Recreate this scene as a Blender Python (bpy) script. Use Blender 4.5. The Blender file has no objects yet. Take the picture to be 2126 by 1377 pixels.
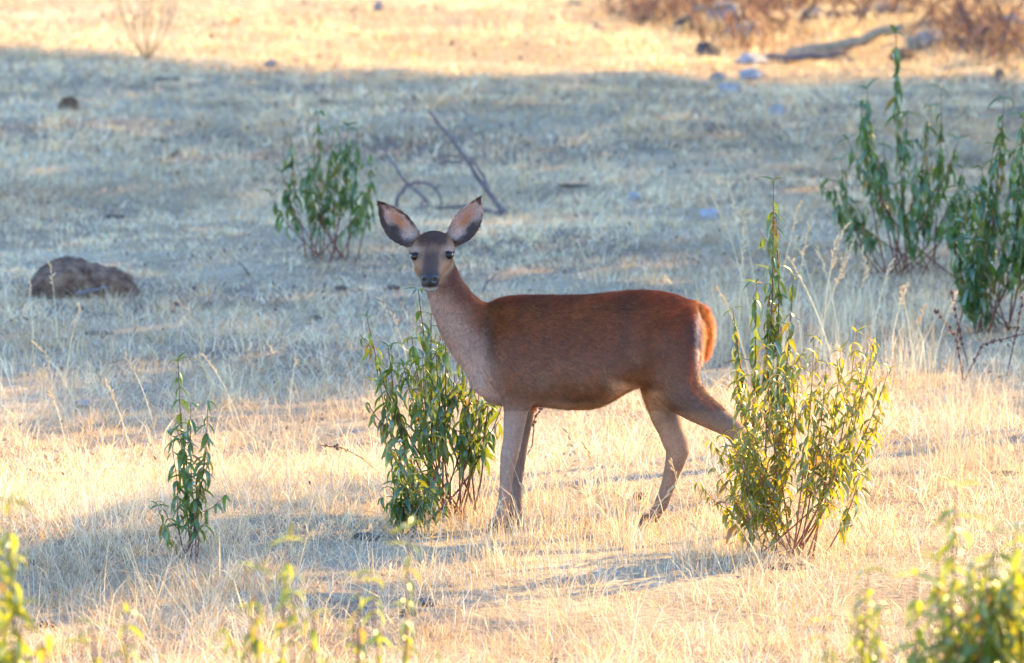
import bpy, bmesh, math, random
import numpy as np
from mathutils import Vector, Matrix, Euler

R = math.radians
random.seed(7)
rng = np.random.default_rng(7)
scn = bpy.context.scene
col = scn.collection

# ------------------------------------------------------------------ camera
CAM_D, CAM_H = 25.0, 3.5
PITCH = math.atan((CAM_H - 0.712) / CAM_D)
FPX = 592.0 * (CAM_D * math.cos(PITCH) + (CAM_H - 0.712) * math.sin(PITCH))
CAM = Vector((0, -CAM_D, CAM_H))
cam_d = bpy.data.cameras.new('camera')
cam = bpy.data.objects.new('camera', cam_d)
col.objects.link(cam)
cam.location = CAM
cam.rotation_euler = (math.pi / 2 - PITCH, 0, 0)
cam_d.sensor_width = 36
cam_d.lens = 36 * FPX / 2126
cam_d.clip_start, cam_d.clip_end = 0.5, 6000
cam_d.dof.use_dof = True
cam_d.dof.focus_distance = 25.15
cam_d.dof.aperture_fstop = 5.6
scn.camera = cam

# ------------------------------------------------------------------ sky, sun, exposure
SUN_AZ, SUN_EL = R(50), R(29)          # azimuth from +Y (away from camera) towards +X
S = Vector((math.sin(SUN_AZ) * math.cos(SUN_EL), math.cos(SUN_AZ) * math.cos(SUN_EL), math.sin(SUN_EL)))
world = bpy.data.worlds.new('World')
scn.world = world
world.use_nodes = True
wn = world.node_tree.nodes
bg = wn['Background']
sky = wn.new('ShaderNodeTexSky')
sky.sky_type = 'NISHITA'
sky.sun_disc = False
sky.sun_elevation = SUN_EL
sky.sun_rotation = SUN_AZ
sky.air_density = 1.0
sky.dust_density = 0.2
sky.ozone_density = 5.5
world.node_tree.links.new(sky.outputs[0], bg.inputs[0])
bg.inputs[1].default_value = 0.15
sun_d = bpy.data.lights.new('sun', 'SUN')
sun_d.energy = 3.3
sun_d.angle = R(0.5)
sun_d.color = (1.0, 0.69, 0.22)
sun = bpy.data.objects.new('sun', sun_d)
col.objects.link(sun)
sun.rotation_euler = (-S).to_track_quat('-Z', 'Y').to_euler()
vs = scn.view_settings
vs.view_transform = 'Standard'
vs.look = 'None'
vs.gamma = 1
vs.exposure = 2.92
vs.use_curve_mapping = False
scn.cycles.use_denoising = True
scn.cycles.denoising_prefilter = 'ACCURATE'
scn.cycles.max_bounces = 8
scn.cycles.transparent_max_bounces = 8

# ------------------------------------------------------------------ helpers
def tag(o, label=None, cat=None, group=None, kind=None):
    if label: o['label'] = label
    if cat: o['category'] = cat
    if group: o['group'] = group
    if kind: o['kind'] = kind
    return o

def link(o, parent=None):
    col.objects.link(o)
    if parent: o.parent = parent
    return o

def empty(name, loc, label, cat, group=None):
    o = bpy.data.objects.new(name, None)
    o.empty_display_size = 0.1
    o.location = loc
    link(o)
    return tag(o, label, cat, group)

def mesh_from(name, v, f, mat=None, smooth=True):
    me = bpy.data.meshes.new(name)
    me.from_pydata([tuple(map(float, p)) for p in v], [], f)
    if mat: me.materials.append(mat)
    if smooth: me.polygons.foreach_set('use_smooth', [True] * len(me.polygons))
    me.update()
    return me

def obj(name, me, parent=None, loc=(0, 0, 0)):
    o = bpy.data.objects.new(name, me)
    o.location = loc
    return link(o, parent)

def fast_mesh(name, v, tris, mat, colors=None, quads=None, smooth=False):
    """numpy arrays -> mesh"""
    me = bpy.data.meshes.new(name)
    v = np.asarray(v, np.float32)
    me.vertices.add(len(v)); me.vertices.foreach_set('co', v.ravel())
    tris = np.asarray(tris, np.int32)
    nl = tris.size; k = tris.shape[1]
    me.loops.add(nl); me.loops.foreach_set('vertex_index', tris.ravel())
    me.polygons.add(len(tris))
    me.polygons.foreach_set('loop_start', np.arange(0, nl, k, dtype=np.int32))
    me.polygons.foreach_set('loop_total', np.full(len(tris), k, np.int32))
    if smooth: me.polygons.foreach_set('use_smooth', np.ones(len(tris), bool))
    me.update(calc_edges=True)
    me.materials.append(mat)
    if colors is not None:
        a = me.color_attributes.new('tint', 'FLOAT_COLOR', 'POINT')
        c = np.ones((len(v), 4), np.float32); c[:, :3] = colors
        a.data.foreach_set('color', c.ravel())
    return me

def hsh(x, y, s):
    t = np.sin(x * 127.1 + y * 311.7 + s * 74.7) * 43758.5453
    return t - np.floor(t)

def vn(x, y, s=0):
    x = np.asarray(x, float); y = np.asarray(y, float)
    xi, yi = np.floor(x), np.floor(y)
    fx, fy = x - xi, y - yi
    fx = fx * fx * (3 - 2 * fx); fy = fy * fy * (3 - 2 * fy)
    a = hsh(xi, yi, s); b = hsh(xi + 1, yi, s); c = hsh(xi, yi + 1, s); d = hsh(xi + 1, yi + 1, s)
    return (a * (1 - fx) + b * fx) * (1 - fy) + (c * (1 - fx) + d * fx) * fy

def ground_z(x, y):
    x = np.asarray(x, float); y = np.asarray(y, float)
    far = np.clip(1 + y / 22, 0.8, 2.0)
    z = far * 0.11 * (vn(x / 2.6 + 3.3, y / 3.6, 1) - .5) + .055 * (vn(x / .9, y / 1.2, 2) - .5) + .025 * (vn(x / .33, y / .4, 3) - .5)
    w = 1 - .85 * np.exp(-((x - .3) ** 2 + (y + .2) ** 2) / 1.1)
    return z * w

UP = Vector((0, math.sin(PITCH), math.cos(PITCH)))
FWD = Vector((0, math.cos(PITCH), -math.sin(PITCH)))
def ray(px, py):
    return Vector((1, 0, 0)) * ((px - 1063) / FPX) - UP * ((py - 688.5) / FPX) + FWD
def at(px, py, Y=0.0):
    d = ray(px, py)
    return CAM + d * ((Y + CAM_D) / d.y)
def on_ground(px, py):
    d = ray(px, py); z = 0.0
    for _ in range(12):
        p = CAM + d * ((z - CAM_H) / d.z)
        z = 0.5 * z + 0.5 * float(ground_z(p.x, p.y))
    p.z = float(ground_z(p.x, p.y))
    return p
def mpp(Y):                              # metres per photo pixel at depth Y
    return (CAM_D + Y) / (FPX * math.cos(PITCH))
def project(p):                          # n x 3 -> photo pixels
    q = np.asarray(p) - np.array(CAM)
    dz = q @ np.array(FWD)
    return 1063 + FPX * q[:, 0] / dz, 688.5 - FPX * (q @ np.array(UP)) / dz

# ------------------------------------------------------------------ materials
def mat_new(name):
    m = bpy.data.materials.new(name)
    m.use_nodes = True
    n = m.node_tree.nodes; l = m.node_tree.links
    p = n['Principled BSDF']
    return m, n, l, p

def noise_node(n, l, scale, detail=4, rough=.6, coord='Object'):
    tc = n.new('ShaderNodeTexCoord')
    t = n.new('ShaderNodeTexNoise')
    t.inputs['Scale'].default_value = scale
    t.inputs['Detail'].default_value = detail
    t.inputs['Roughness'].default_value = rough
    l.new(tc.outputs[coord], t.inputs['Vector'])
    return t

def ramp(n, stops):
    r = n.new('ShaderNodeValToRGB')
    e = r.color_ramp.elements
    while len(e) < len(stops): e.new(0.5)
    for i, (p, c) in enumerate(stops):
        e[i].position = p; e[i].color = (*c, 1)
    return r

def simple_mat(name, stops, scale=20, rough=.85, bump=.3, bscale=None, spec=.2):
    m, n, l, p = mat_new(name)
    t = noise_node(n, l, scale)
    r = ramp(n, stops)
    l.new(t.outputs[0], r.inputs[0]); l.new(r.outputs[0], p.inputs['Base Color'])
    p.inputs['Roughness'].default_value = rough
    p.inputs['Specular IOR Level'].default_value = spec
    if bump:
        t2 = noise_node(n, l, bscale or scale * 3, 6, .7)
        b = n.new('ShaderNodeBump'); b.inputs['Strength'].default_value = bump; b.inputs['Distance'].default_value = .01
        l.new(t2.outputs[0], b.inputs['Height']); l.new(b.outputs[0], p.inputs['Normal'])
    return m

def translucent_tint(name, trans=.35, gloss=0.0, tcol=None, rough=.5):
    """vertex-tinted thin material that lets light through"""
    m = bpy.data.materials.new(name); m.use_nodes = True
    n = m.node_tree.nodes; l = m.node_tree.links
    n.clear()
    out = n.new('ShaderNodeOutputMaterial')
    a = n.new('ShaderNodeAttribute'); a.attribute_name = 'tint'
    d = n.new('ShaderNodeBsdfDiffuse'); t = n.new('ShaderNodeBsdfTranslucent')
    mx = n.new('ShaderNodeMixShader'); mx.inputs[0].default_value = trans
    l.new(a.outputs['Color'], d.inputs[0])
    if tcol:
        mm = n.new('ShaderNodeMix'); mm.data_type = 'RGBA'; mm.blend_type = 'MULTIPLY'; mm.inputs[0].default_value = 1
        l.new(a.outputs['Color'], mm.inputs[6]); mm.inputs[7].default_value = (*tcol, 1)
        l.new(mm.outputs[2], t.inputs[0])
    else:
        l.new(a.outputs['Color'], t.inputs[0])
    l.new(d.outputs[0], mx.inputs[1]); l.new(t.outputs[0], mx.inputs[2])
    last = mx
    if gloss:
        g = n.new('ShaderNodeBsdfGlossy'); g.inputs['Roughness'].default_value = rough
        m2 = n.new('ShaderNodeMixShader'); m2.inputs[0].default_value = gloss
        l.new(mx.outputs[0], m2.inputs[1]); l.new(g.outputs[0], m2.inputs[2]); last = m2
    l.new(last.outputs[0], out.inputs[0])
    return m

M = {}
M['grass'] = translucent_tint('dry_grass', .42, .04, (1.0, .94, .8), .35)
M['brush'] = translucent_tint('dry_brush', .3)
M['fur'] = translucent_tint('deer_fur', .45, .025, (1.7, 1.1, .7), .45)

def leaf_mat(name, base, base2, trans_col, tmix):
    m = bpy.data.materials.new(name); m.use_nodes = True
    n = m.node_tree.nodes; l = m.node_tree.links
    p = n['Principled BSDF']; out = n['Material Output']
    oi = n.new('ShaderNodeObjectInfo')
    r = ramp(n, [(0, base), (.55, base2), (.9, tuple(c * 1.25 for c in base2)), (1, (.16, .09, .02))])
    ge = n.new('ShaderNodeNewGeometry')
    ad = n.new('ShaderNodeMath'); ad.operation = 'ADD'; fr = n.new('ShaderNodeMath'); fr.operation = 'FRACT'
    l.new(oi.outputs['Random'], ad.inputs[0]); l.new(ge.outputs['Random Per Island'], ad.inputs[1]); l.new(ad.outputs[0], fr.inputs[0])
    l.new(fr.outputs[0], r.inputs[0])
    t = noise_node(n, l, 60, 3)
    mm = n.new('ShaderNodeMix'); mm.data_type = 'RGBA'; mm.blend_type = 'MULTIPLY'; mm.inputs[0].default_value = .5
    r2 = ramp(n, [(.3, (.55, .55, .55)), (.7, (1.3, 1.3, 1.3))])
    l.new(t.outputs[0], r2.inputs[0])
    l.new(r.outputs[0], mm.inputs[6]); l.new(r2.outputs[0], mm.inputs[7])
    l.new(mm.outputs[2], p.inputs['Base Color'])
    p.inputs['Roughness'].default_value = .30
    p.inputs['Specular IOR Level'].default_value = .6
    tr = n.new('ShaderNodeBsdfTranslucent')
    r3 = ramp(n, [(0, trans_col), (.8, tuple(min(1, c * 1.3) for c in trans_col)), (1, (.5, .25, .03))])
    l.new(fr.outputs[0], r3.inputs[0]); l.new(r3.outputs[0], tr.inputs[0])
    mx = n.new('ShaderNodeMixShader'); mx.inputs[0].default_value = tmix
    l.new(p.outputs[0], mx.inputs[1]); l.new(tr.outputs[0], mx.inputs[2]); l.new(mx.outputs[0], out.inputs[0])
    return m
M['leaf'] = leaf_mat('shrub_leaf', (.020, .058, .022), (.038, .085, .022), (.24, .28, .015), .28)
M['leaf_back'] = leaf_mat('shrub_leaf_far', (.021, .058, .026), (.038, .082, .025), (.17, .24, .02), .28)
M['leaf_fore'] = leaf_mat('shrub_leaf_near', (.03, .075, .016), (.065, .115, .02), (.36, .36, .02), .42)
M['leaf_sun'] = leaf_mat('shrub_leaf_sunny', (.035, .065, .016), (.055, .095, .018), (.40, .33, .012), .40)  # yellower copy of the shrub leaf, sunlit look put into the tint
M['oak_leaf'] = simple_mat('oak_leaf', [(.3, (.03, .05, .02)), (.7, (.07, .10, .04))], 3, .6, 0)
M['stem'] = simple_mat('red_stem', [(.3, (.085, .028, .02)), (.7, (.17, .06, .035))], 40, .7, .2)
M['stem_red'] = simple_mat('orange_stem', [(.3, (.17, .05, .022)), (.7, (.30, .10, .04))], 40, .6, .2)
M['stem_dry'] = simple_mat('dry_stem', [(.3, (.30, .15, .07)), (.7, (.46, .27, .12))], 40, .8, .2)
M['bark'] = simple_mat('oak_bark', [(.3, (.05, .04, .032)), (.7, (.13, .10, .08))], 8, .95, .8)
M['dead_wood'] = simple_mat('dead_wood', [(.3, (.075, .055, .060)), (.7, (.19, .145, .14))], 30, .9, .5)
M['dead_wood_tan'] = simple_mat('dead_wood_tan', [(.3, (.17, .12, .085)), (.7, (.33, .25, .17))], 30, .9, .5)
M['rock_brown'] = simple_mat('rock_brown', [(.3, (.026, .014, .008)), (.45, (.100, .050, .030)), (.72, (.22, .135, .085))], 16, .9, 1.0, 45)
M['rock_dark'] = simple_mat('rock_dark', [(.25, (.035, .028, .03)), (.75, (.11, .085, .08))], 14, .9, .7, 50)
M['rock_pale'] = simple_mat('rock_pale', [(.25, (.17, .155, .165)), (.75, (.40, .37, .38))], 12, .85, .5, 50)
M['rock_tan'] = simple_mat('rock_tan', [(.25, (.18, .12, .10)), (.75, (.36, .28, .24))], 12, .9, .6, 50)
M['clod'] = simple_mat('earth_clod', [(.25, (.05, .033, .028)), (.75, (.13, .09, .07))], 25, .95, .8, 60)

def ground_mat():
    m, n, l, p = mat_new('ground')
    t = noise_node(n, l, .55, 6, .65)
    r = ramp(n, [(.32, (.18, .12, .085)), (.5, (.30, .222, .14)), (.68, (.46, .37, .245))])
    l.new(t.outputs[0], r.inputs[0])
    t2 = noise_node(n, l, 30, 5, .7)
    r2 = ramp(n, [(.3, (.45, .42, .42)), (.7, (1.2, 1.2, 1.2))])
    l.new(t2.outputs[0], r2.inputs[0])
    mm = n.new('ShaderNodeMix'); mm.data_type = 'RGBA'; mm.blend_type = 'MULTIPLY'; mm.inputs[0].default_value = 1
    l.new(r.outputs[0], mm.inputs[6]); l.new(r2.outputs[0], mm.inputs[7])
    l.new(mm.outputs[2], p.inputs['Base Color'])
    p.inputs['Roughness'].default_value = .95; p.inputs['Specular IOR Level'].default_value = .1
    b = n.new('ShaderNodeBump'); b.inputs['Strength'].default_value = .8; b.inputs['Distance'].default_value = .03
    l.new(t2.outputs[0], b.inputs['Height']); l.new(b.outputs[0], p.inputs['Normal'])
    return m
M['ground'] = ground_mat()

# ------------------------------------------------------------------ ground
def graded(lo, hi, fine_lo, fine_hi, step):
    mid = list(np.arange(fine_lo, fine_hi + 1e-6, step))
    a, s = [], step
    v = fine_lo
    while v > lo: s *= 1.35; v -= s; a.append(v)
    b, s = [], step
    v = fine_hi
    while v < hi: s *= 1.35; v += s; b.append(v)
    return np.array(a[::-1] + mid + b)
gx = graded(-900, 900, -8, 8, .12); gy = graded(-150, 2500, -9, 36, .12)
X, Y = np.meshgrid(gx, gy)
V = np.stack([X, Y, ground_z(X, Y)], -1).reshape(-1, 3)
nx, ny = len(gx), len(gy)
I = np.arange(nx * ny).reshape(ny, nx)
Q = np.stack([I[:-1, :-1], I[:-1, 1:], I[1:, 1:], I[1:, :-1]], -1).reshape(-1, 4)
g = obj('ground', fast_mesh('ground', V, Q, M['ground'], smooth=True))
tag(g, 'dry straw-coloured pasture ground', None, None, 'structure')

# ------------------------------------------------------------------ grass
def blades(x, y, h, w, lean, az, colr, sway=None, tri3=True, z0=None):
    n = len(x)
    z = ground_z(x, y) if z0 is None else z0
    root = np.stack([x, y, z - .005], -1)
    d = np.stack([np.cos(az), np.sin(az), np.zeros(n)], -1)
    up = np.array([0, 0, 1.0])
    hh = h[:, None]
    l = lean[:, None]
    mid = root + d * (hh * .45 * np.sin(l * .6)) + up * (hh * .55 * np.cos(l * .6))
    tip = mid + d * (hh * .6 * np.sin(l * 1.25)) + up * (hh * .5 * np.cos(l * 1.25))
    a2 = rng.uniform(0, 2 * np.pi, n)
    s = np.stack([np.cos(a2), np.sin(a2), rng.uniform(-.5, .5, n)], -1) * (w[:, None] * .5)
    if tri3:
        v = np.stack([root - s, root + s, mid + s * .8, mid - s * .8, tip], 1).reshape(-1, 3)
        b = np.arange(n)[:, None] * 5
        f = np.concatenate([b + [0, 1, 2], b + [0, 2, 3], b + [3, 2, 4]], 0)
        c = np.repeat(colr, 5, 0)
    else:
        v = np.stack([root - s, root + s, tip], 1).reshape(-1, 3)
        f = np.arange(3 * n).reshape(n, 3)
        c = np.repeat(colr, 3, 0)
    return v, f, c

def sm01(a, b, x):
    t = np.clip((x - a) / (b - a), 0, 1); return t * t * (3 - 2 * t)

def straw_cols(n, x, y):
    base = np.array([[.71, .55, .35], [.63, .45, .25], [.78, .66, .48], [.57, .33, .14], [.50, .43, .36], [.35, .20, .11]])
    k = rng.choice(6, n, p=[.27, .21, .18, .19, .08, .07])
    c = base[k] * rng.uniform(.8, 1.15, (n, 1))
    pt = vn(x / 1.4, y / 1.9, 9)[:, None]; p2 = vn(x / .42, y / .6, 12)[:, None]
    warm = sm01(.55, .8, vn(x / .9 + 4, y / 1.3, 13))[:, None]
    c = c * (1 - .38 * warm) + np.array([.42, .29, .17]) * .38 * warm
    return np.clip(c * (.66 + .36 * pt + .26 * p2), 0, .85)

def half_w(y):
    return (y + CAM_D) * 1063 / FPX

def scatter(n, y0, y1, margin=1.0):
    y = rng.uniform(y0, y1, n); x = rng.uniform(-1, 1, n) * (half_w(y) + margin)
    return x, y

GV, GF, GC = [], [], []; goff = 0
def addb(v, f, c):
    global goff
    GV.append(v); GF.append(f + goff); GC.append(c); goff += len(v)

def field(n, y0, y1, hmin, hmax, wmin, wmax, lean_lo, lean_hi, tri3, clus=.55, thin=.5):
    x, y = scatter(n, y0, y1)
    k = rng.random(n) < clus
    nt = max(4, int(n / 26))
    tx, ty = scatter(nt, y0, y1)
    idx = rng.integers(0, nt, n)
    ox, oy = rng.normal(0, .028, n), rng.normal(0, .028, n)
    x = np.where(k, tx[idx] + ox, x); y = np.where(k, ty[idx] + oy, y)
    cov = vn(x / 1.1 + 7, y / 1.5, 5) * .5 + vn(x / .3, y / .4, 6) * .5
    keep = rng.random(n) < np.clip((cov - .25) * 3.4, 1 - thin, 1)
    x, y, k, ox, oy = x[keep], y[keep], k[keep], ox[keep], oy[keep]
    n = len(x)
    tall = .6 + .8 * vn(x / 1.8, y / 2.2, 8)
    idx = idx[keep]; tf = np.exp(rng.normal(0, .32, nt)); tc = rng.uniform(.80, 1.14, (nt, 1))
    tall = np.where(k, tall * tf[idx], tall)
    h = rng.uniform(hmin, hmax, n) * tall
    w = rng.uniform(wmin, wmax, n)
    lean = rng.uniform(lean_lo, lean_hi, n)
    az = np.where(k, np.arctan2(oy, ox) + rng.normal(0, .7, n), rng.uniform(0, 2 * np.pi, n))
    sc_ = straw_cols(n, x, y); sc_ = np.where(k[:, None], sc_ * tc[idx], sc_)
    addb(*blades(x, y, h, w, lean, az, np.clip(sc_, 0, .86), tri3=tri3))

# low tangled litter, upright tufts, and sparse long straws, thinner with distance
field(210000, -5.5, 5, .03, .10, .0016, .0032, .8, 1.55, False, .3, .75)
field(70000, -5.5, 5, .03, .075, .0016, .0030, .2, 1.1, True, .8, .7)
field(7000, -5.5, 5, .08, .18, .0012, .0022, .1, .9, True, .5)
field(26000, -5.5, 5, .07, .19, .0016, .0030, .5, 1.5, True, .65, .8)
field(160000, 5, 15, .025, .075, .0030, .0055, .7, 1.55, False, .4, .7)
field(60000, 5, 15, .025, .06, .0026, .0045, .3, 1.2, True, .8, .6)
field(2500, 5, 15, .07, .15, .0018, .0028, .1, .7, True, .5)
field(150000, 15, 33, .025, .08, .005, .009, .6, 1.5, False, .4, .65)
field(60000, 15, 33, .03, .075, .004, .007, .3, 1.1, True, .8, .6)
def stand(n, x0, x1, y0, y1, hmin, hmax):
    k = 60
    cs = [on_ground(random.uniform(x0, x1), random.uniform(y0, y1)) for _ in range(k)]
    cx = np.array([c.x for c in cs]); cy = np.array([c.y for c in cs]); i = rng.integers(0, k, n)
    x = cx[i] + rng.normal(0, .05, n); y = cy[i] + rng.normal(0, .12, n)
    addb(*blades(x, y, rng.uniform(hmin, hmax, n), rng.uniform(.0010, .0019, n), rng.uniform(.02, .5, n), rng.uniform(0, 6.28, n), straw_cols(n, x, y) * 1.08))
stand(1900, 1440, 1960, 640, 800, .10, .30)
stand(450, 0, 700, 700, 900, .06, .15)
stand(700, 1950, 2126, 760, 1000, .08, .22)
stand(1700, 960, 1640, 1060, 1200, .05, .15)
gr = obj('grass', fast_mesh('grass', np.concatenate(GV), np.concatenate(GF), M['grass'], np.concatenate(GC)))
tag(gr, 'short dry straw-coloured grass covering the pasture', 'grass', None, 'stuff')

n = 9000
lx, ly = scatter(n, -5, 30)
kp = rng.random(n) < np.where(ly < 2, .35, 1) * sm01(.35, .75, vn(lx / .8 + 2, ly / 1.1, 17)) * .9 + .08
lx, ly = lx[kp], ly[kp]; n = len(lx)
cl = np.array([[.10, .06, .045], [.16, .09, .06], [.24, .15, .10], [.07, .055, .05]])[rng.integers(0, 4, n)] * rng.uniform(.7, 1.3, (n, 1))
lv, lf, lc = blades(lx, ly, rng.uniform(.012, .03, n) * np.clip(.8 + ly / 20, .6, 2), rng.uniform(.006, .013, n) * np.clip(.8 + ly / 20, .6, 2), rng.uniform(.7, 1.5, n), rng.uniform(0, 6.28, n), cl, z0=ground_z(lx, ly) + rng.uniform(.005, .035, n))
tag(obj('leaf_litter', fast_mesh('leaf_litter', lv, lf, M['grass'], lc)), 'brown leaf litter and crumbs of earth between the grass', 'litter', None, 'stuff')

# ------------------------------------------------------------------ tubes / stems
def tube(pts, rad, sides=6, jitter=0):
    """closed tapered tube, lists of verts/faces"""
    pts = [Vector(p) for p in pts]
    V, F = [], []
    n = len(pts)
    prev = None
    for i in range(n):
        t = (pts[min(i + 1, n - 1)] - pts[max(i - 1, 0)]).normalized()
        ref = Vector((0, 1, 0)) if abs(t.y) < .9 else Vector((1, 0, 0))
        a = t.cross(ref).normalized(); b = t.cross(a)
        for k in range(sides):
            th = 2 * math.pi * k / sides
            r = rad[i] * (1 + (random.uniform(-jitter, jitter) if jitter else 0))
            V.append(pts[i] + a * (r * math.cos(th)) + b * (r * math.sin(th)))
    for i in range(n - 1):
        for k in range(sides):
            k2 = (k + 1) % sides
            F.append((i * sides + k, i * sides + k2, (i + 1) * sides + k2, (i + 1) * sides + k))
    F.append(tuple(range(sides - 1, -1, -1))); F.append(tuple((n - 1) * sides + k for k in range(sides)))
    return V, F

def leaf_mesh(name, droop, mat, wid=.2, fold=.35, curl=0.0):
    """unit-length lanceolate leaf along +X, drooping towards -Z, folded on its midrib"""
    V, F = [], []
    prof = [.30, .85, 1.0, .80, .42, .03]
    x = z = 0.0; n = len(prof)
    for i, p in enumerate(prof):
        t = i / (n - 1)
        a = .35 - droop * t ** .8
        if i: x += math.cos(a) / (n - 1); z += math.sin(a) / (n - 1)
        w = wid * .5 * p
        yy = curl * t * t * .3
        V += [(x, yy - w, z + w * fold), (x, yy, z), (x, yy + w, z + w * fold)]
    for i in range(n - 1):
        b = 3 * i
        F += [(b, b + 3, b + 4, b + 1), (b + 1, b + 4, b + 5, b + 2)]
    return mesh_from(name, V, F, mat)

LEAVES = {}
for key in ('leaf', 'leaf_back', 'leaf_fore', 'leaf_sun'):
    LEAVES[key] = [leaf_mesh('leaf_' + str(i), d, M[key], w, f, c) for i, (d, w, f, c) in enumerate(
        [(.7, .23, .5, .3), (1.2, .21, .6, -.3), (1.6, .25, .4, .2), (1.9, .21, .7, -.5), (2.1, .24, .5, .5), (1.4, .18, .9, .4)])]

def shrub(name, label, base, tips, Ys=.14, extra=8, key='leaf', leaf_len=(.055, .085), t0=.35, node=.030,
          cap=300, twigs=3, twig_len=(.06, .16), group='leafy shrubs in the pasture', srad=.0042, low=(.55, .95), root_sp=.05, stem_mat='stem', droop_bias=0):
    """base: ground point; tips: photo pixels of the stem tips, each at a depth near the base"""
    rs = random.Random(hash(name + label) & 0xffff if False else sum(map(ord, label)))
    root = empty(name, base, label, 'shrub', group)
    T = []
    for tp in tips:
        dy = rs.uniform(-Ys, Ys) if len(tp) < 3 else tp[2]
        T.append(at(tp[0], tp[1], base.y + dy))
    main = len(T)
    for _ in range(extra):
        a, b = rs.sample(T[:main], 2) if main > 1 else (T[0], T[0])
        k = rs.random()
        q = a.lerp(b, k)
        q.z = base.z + (q.z - base.z) * rs.uniform(*low)
        q.x += rs.uniform(-.03, .03); q.y = base.y + rs.uniform(-Ys, Ys) * 1.1
        T.append(q)
    plan = []
    for q in T:
        b = Vector((base.x + rs.gauss(0, root_sp) + .12 * (q.x - base.x), base.y + rs.gauss(0, root_sp * .8), 0))
        b.z = float(ground_z(b.x, b.y)) - .01
        c = Vector((b.x + .72 * (q.x - b.x), b.y + .72 * (q.y - b.y), b.z + (q.z - b.z) * rs.uniform(.36, .5)))
        w1, w2 = rs.uniform(-.02, .02), rs.uniform(-.02, .02)
        pts = []
        for i in range(11):
            t = i / 10
            p = b * (1 - t) ** 2 + c * (2 * t * (1 - t)) + q * t * t
            p.x += w1 * math.sin(t * 6.3) * t * (1 - t) * 2; p.y += w2 * math.sin(t * 5) * t * (1 - t) * 2
            pts.append(p)
        L = sum((pts[i + 1] - pts[i]).length for i in range(10))
        plan.append((pts, L))
    LV = []
    for pts, L in plan:
        rr = [srad * (1 - .68 * i / 10) * (.75 + .5 * min(1, L)) for i in range(11)]
        V, F = tube([p - base for p in pts], rr, 5)
        st = obj('stem', mesh_from('stem', V, F, M[stem_mat]), root)
        s = t0 * L * rs.uniform(.85, 1.15); az = rs.uniform(0, 6.28)
        def put(p, az, ln, tilt, var):
            if p.z - base.z < .05: return
            LV.append((p.y - base.y - ln * 1.5 + rs.uniform(-.05, .05), st, p - base, (rs.uniform(-.5, .5), tilt, az), (ln, ln * rs.uniform(.85, 1.2), ln), var))
        while s < L * .97:
            t = s / L; i = min(9, int(t * 10)); f = t * 10 - i
            p = pts[i].lerp(pts[i + 1], f)
            for k in range(2):
                if rs.random() < .12: continue
                ln = rs.uniform(*leaf_len) * (1.15 - .28 * t ** 3)
                put(p, az + k * math.pi + rs.uniform(-.5, .5), ln, rs.uniform(-.1, .75) + droop_bias, min(5, int(rs.random() * 6)))
            az += 1.57 + rs.uniform(-.3, .3)
            s += node * rs.uniform(.6, 1.4)
        for _ in range(rs.randint(max(0, twigs - 1), twigs + 1) if twigs else 0):
            t = rs.uniform(max(.3, t0 - .1), .88); i = min(9, int(t * 10)); a0 = pts[i].lerp(pts[i + 1], t * 10 - i)
            ta = rs.uniform(0, 6.28); TLn = rs.uniform(*twig_len)
            dv = Vector((math.cos(ta) * .75, math.sin(ta) * .75, rs.uniform(.35, 1.0))).normalized()
            tp = [a0, a0 + dv * TLn * .5 + Vector((0, 0, -.004)), a0 + dv * TLn + Vector((0, 0, TLn * .15))]
            V, F = tube([p - base for p in tp], [srad * .45, srad * .36, srad * .22], 4)
            main_st = st
            st = obj('twig', mesh_from('twig', V, F, M[stem_mat]), root)
            q = .35
            while q < 1.02:
                p = tp[0].lerp(tp[1], q * 2) if q < .5 else tp[1].lerp(tp[2], min(1, q * 2 - 1))
                for k in range(2):
                    put(p, ta + 1.57 + k * math.pi + rs.uniform(-.6, .6), rs.uniform(*leaf_len) * rs.uniform(.55, .95), rs.uniform(-.1, .7) + droop_bias, int(rs.random() * 6))
                q += node / TLn * rs.uniform(.8, 1.3)
            st = main_st
        for k in range(4):
            put(pts[10], az + k * 1.57 + rs.uniform(-.4, .4), rs.uniform(*leaf_len) * rs.uniform(.55, .95), rs.uniform(-.8, .4), rs.choice([0, 0, 1, 1, 5]))
    LV.sort(key=lambda q: q[0])
    for _, st, p, ro, sc, var in LV[:cap]:
        o = bpy.data.objects.new('leaf', LEAVES[key][var])
        o.location = p; o.rotation_euler = ro; o.scale = sc
        link(o, st)
    if len(LV) > cap:
        V, F = [], []
        for _, st, p, ro, sc, var in LV[cap:]:
            mx = Matrix.LocRotScale(p, Euler(ro), Vector(sc)); src = LEAVES[key][var]
            o = len(V); V += [mx @ v.co for v in src.vertices]; F += [tuple(o + i for i in q.vertices) for q in src.polygons]
        fo = obj('foliage', mesh_from('foliage', V, F, M[key]), root); fo['kind'] = 'stuff'
    return root

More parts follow.
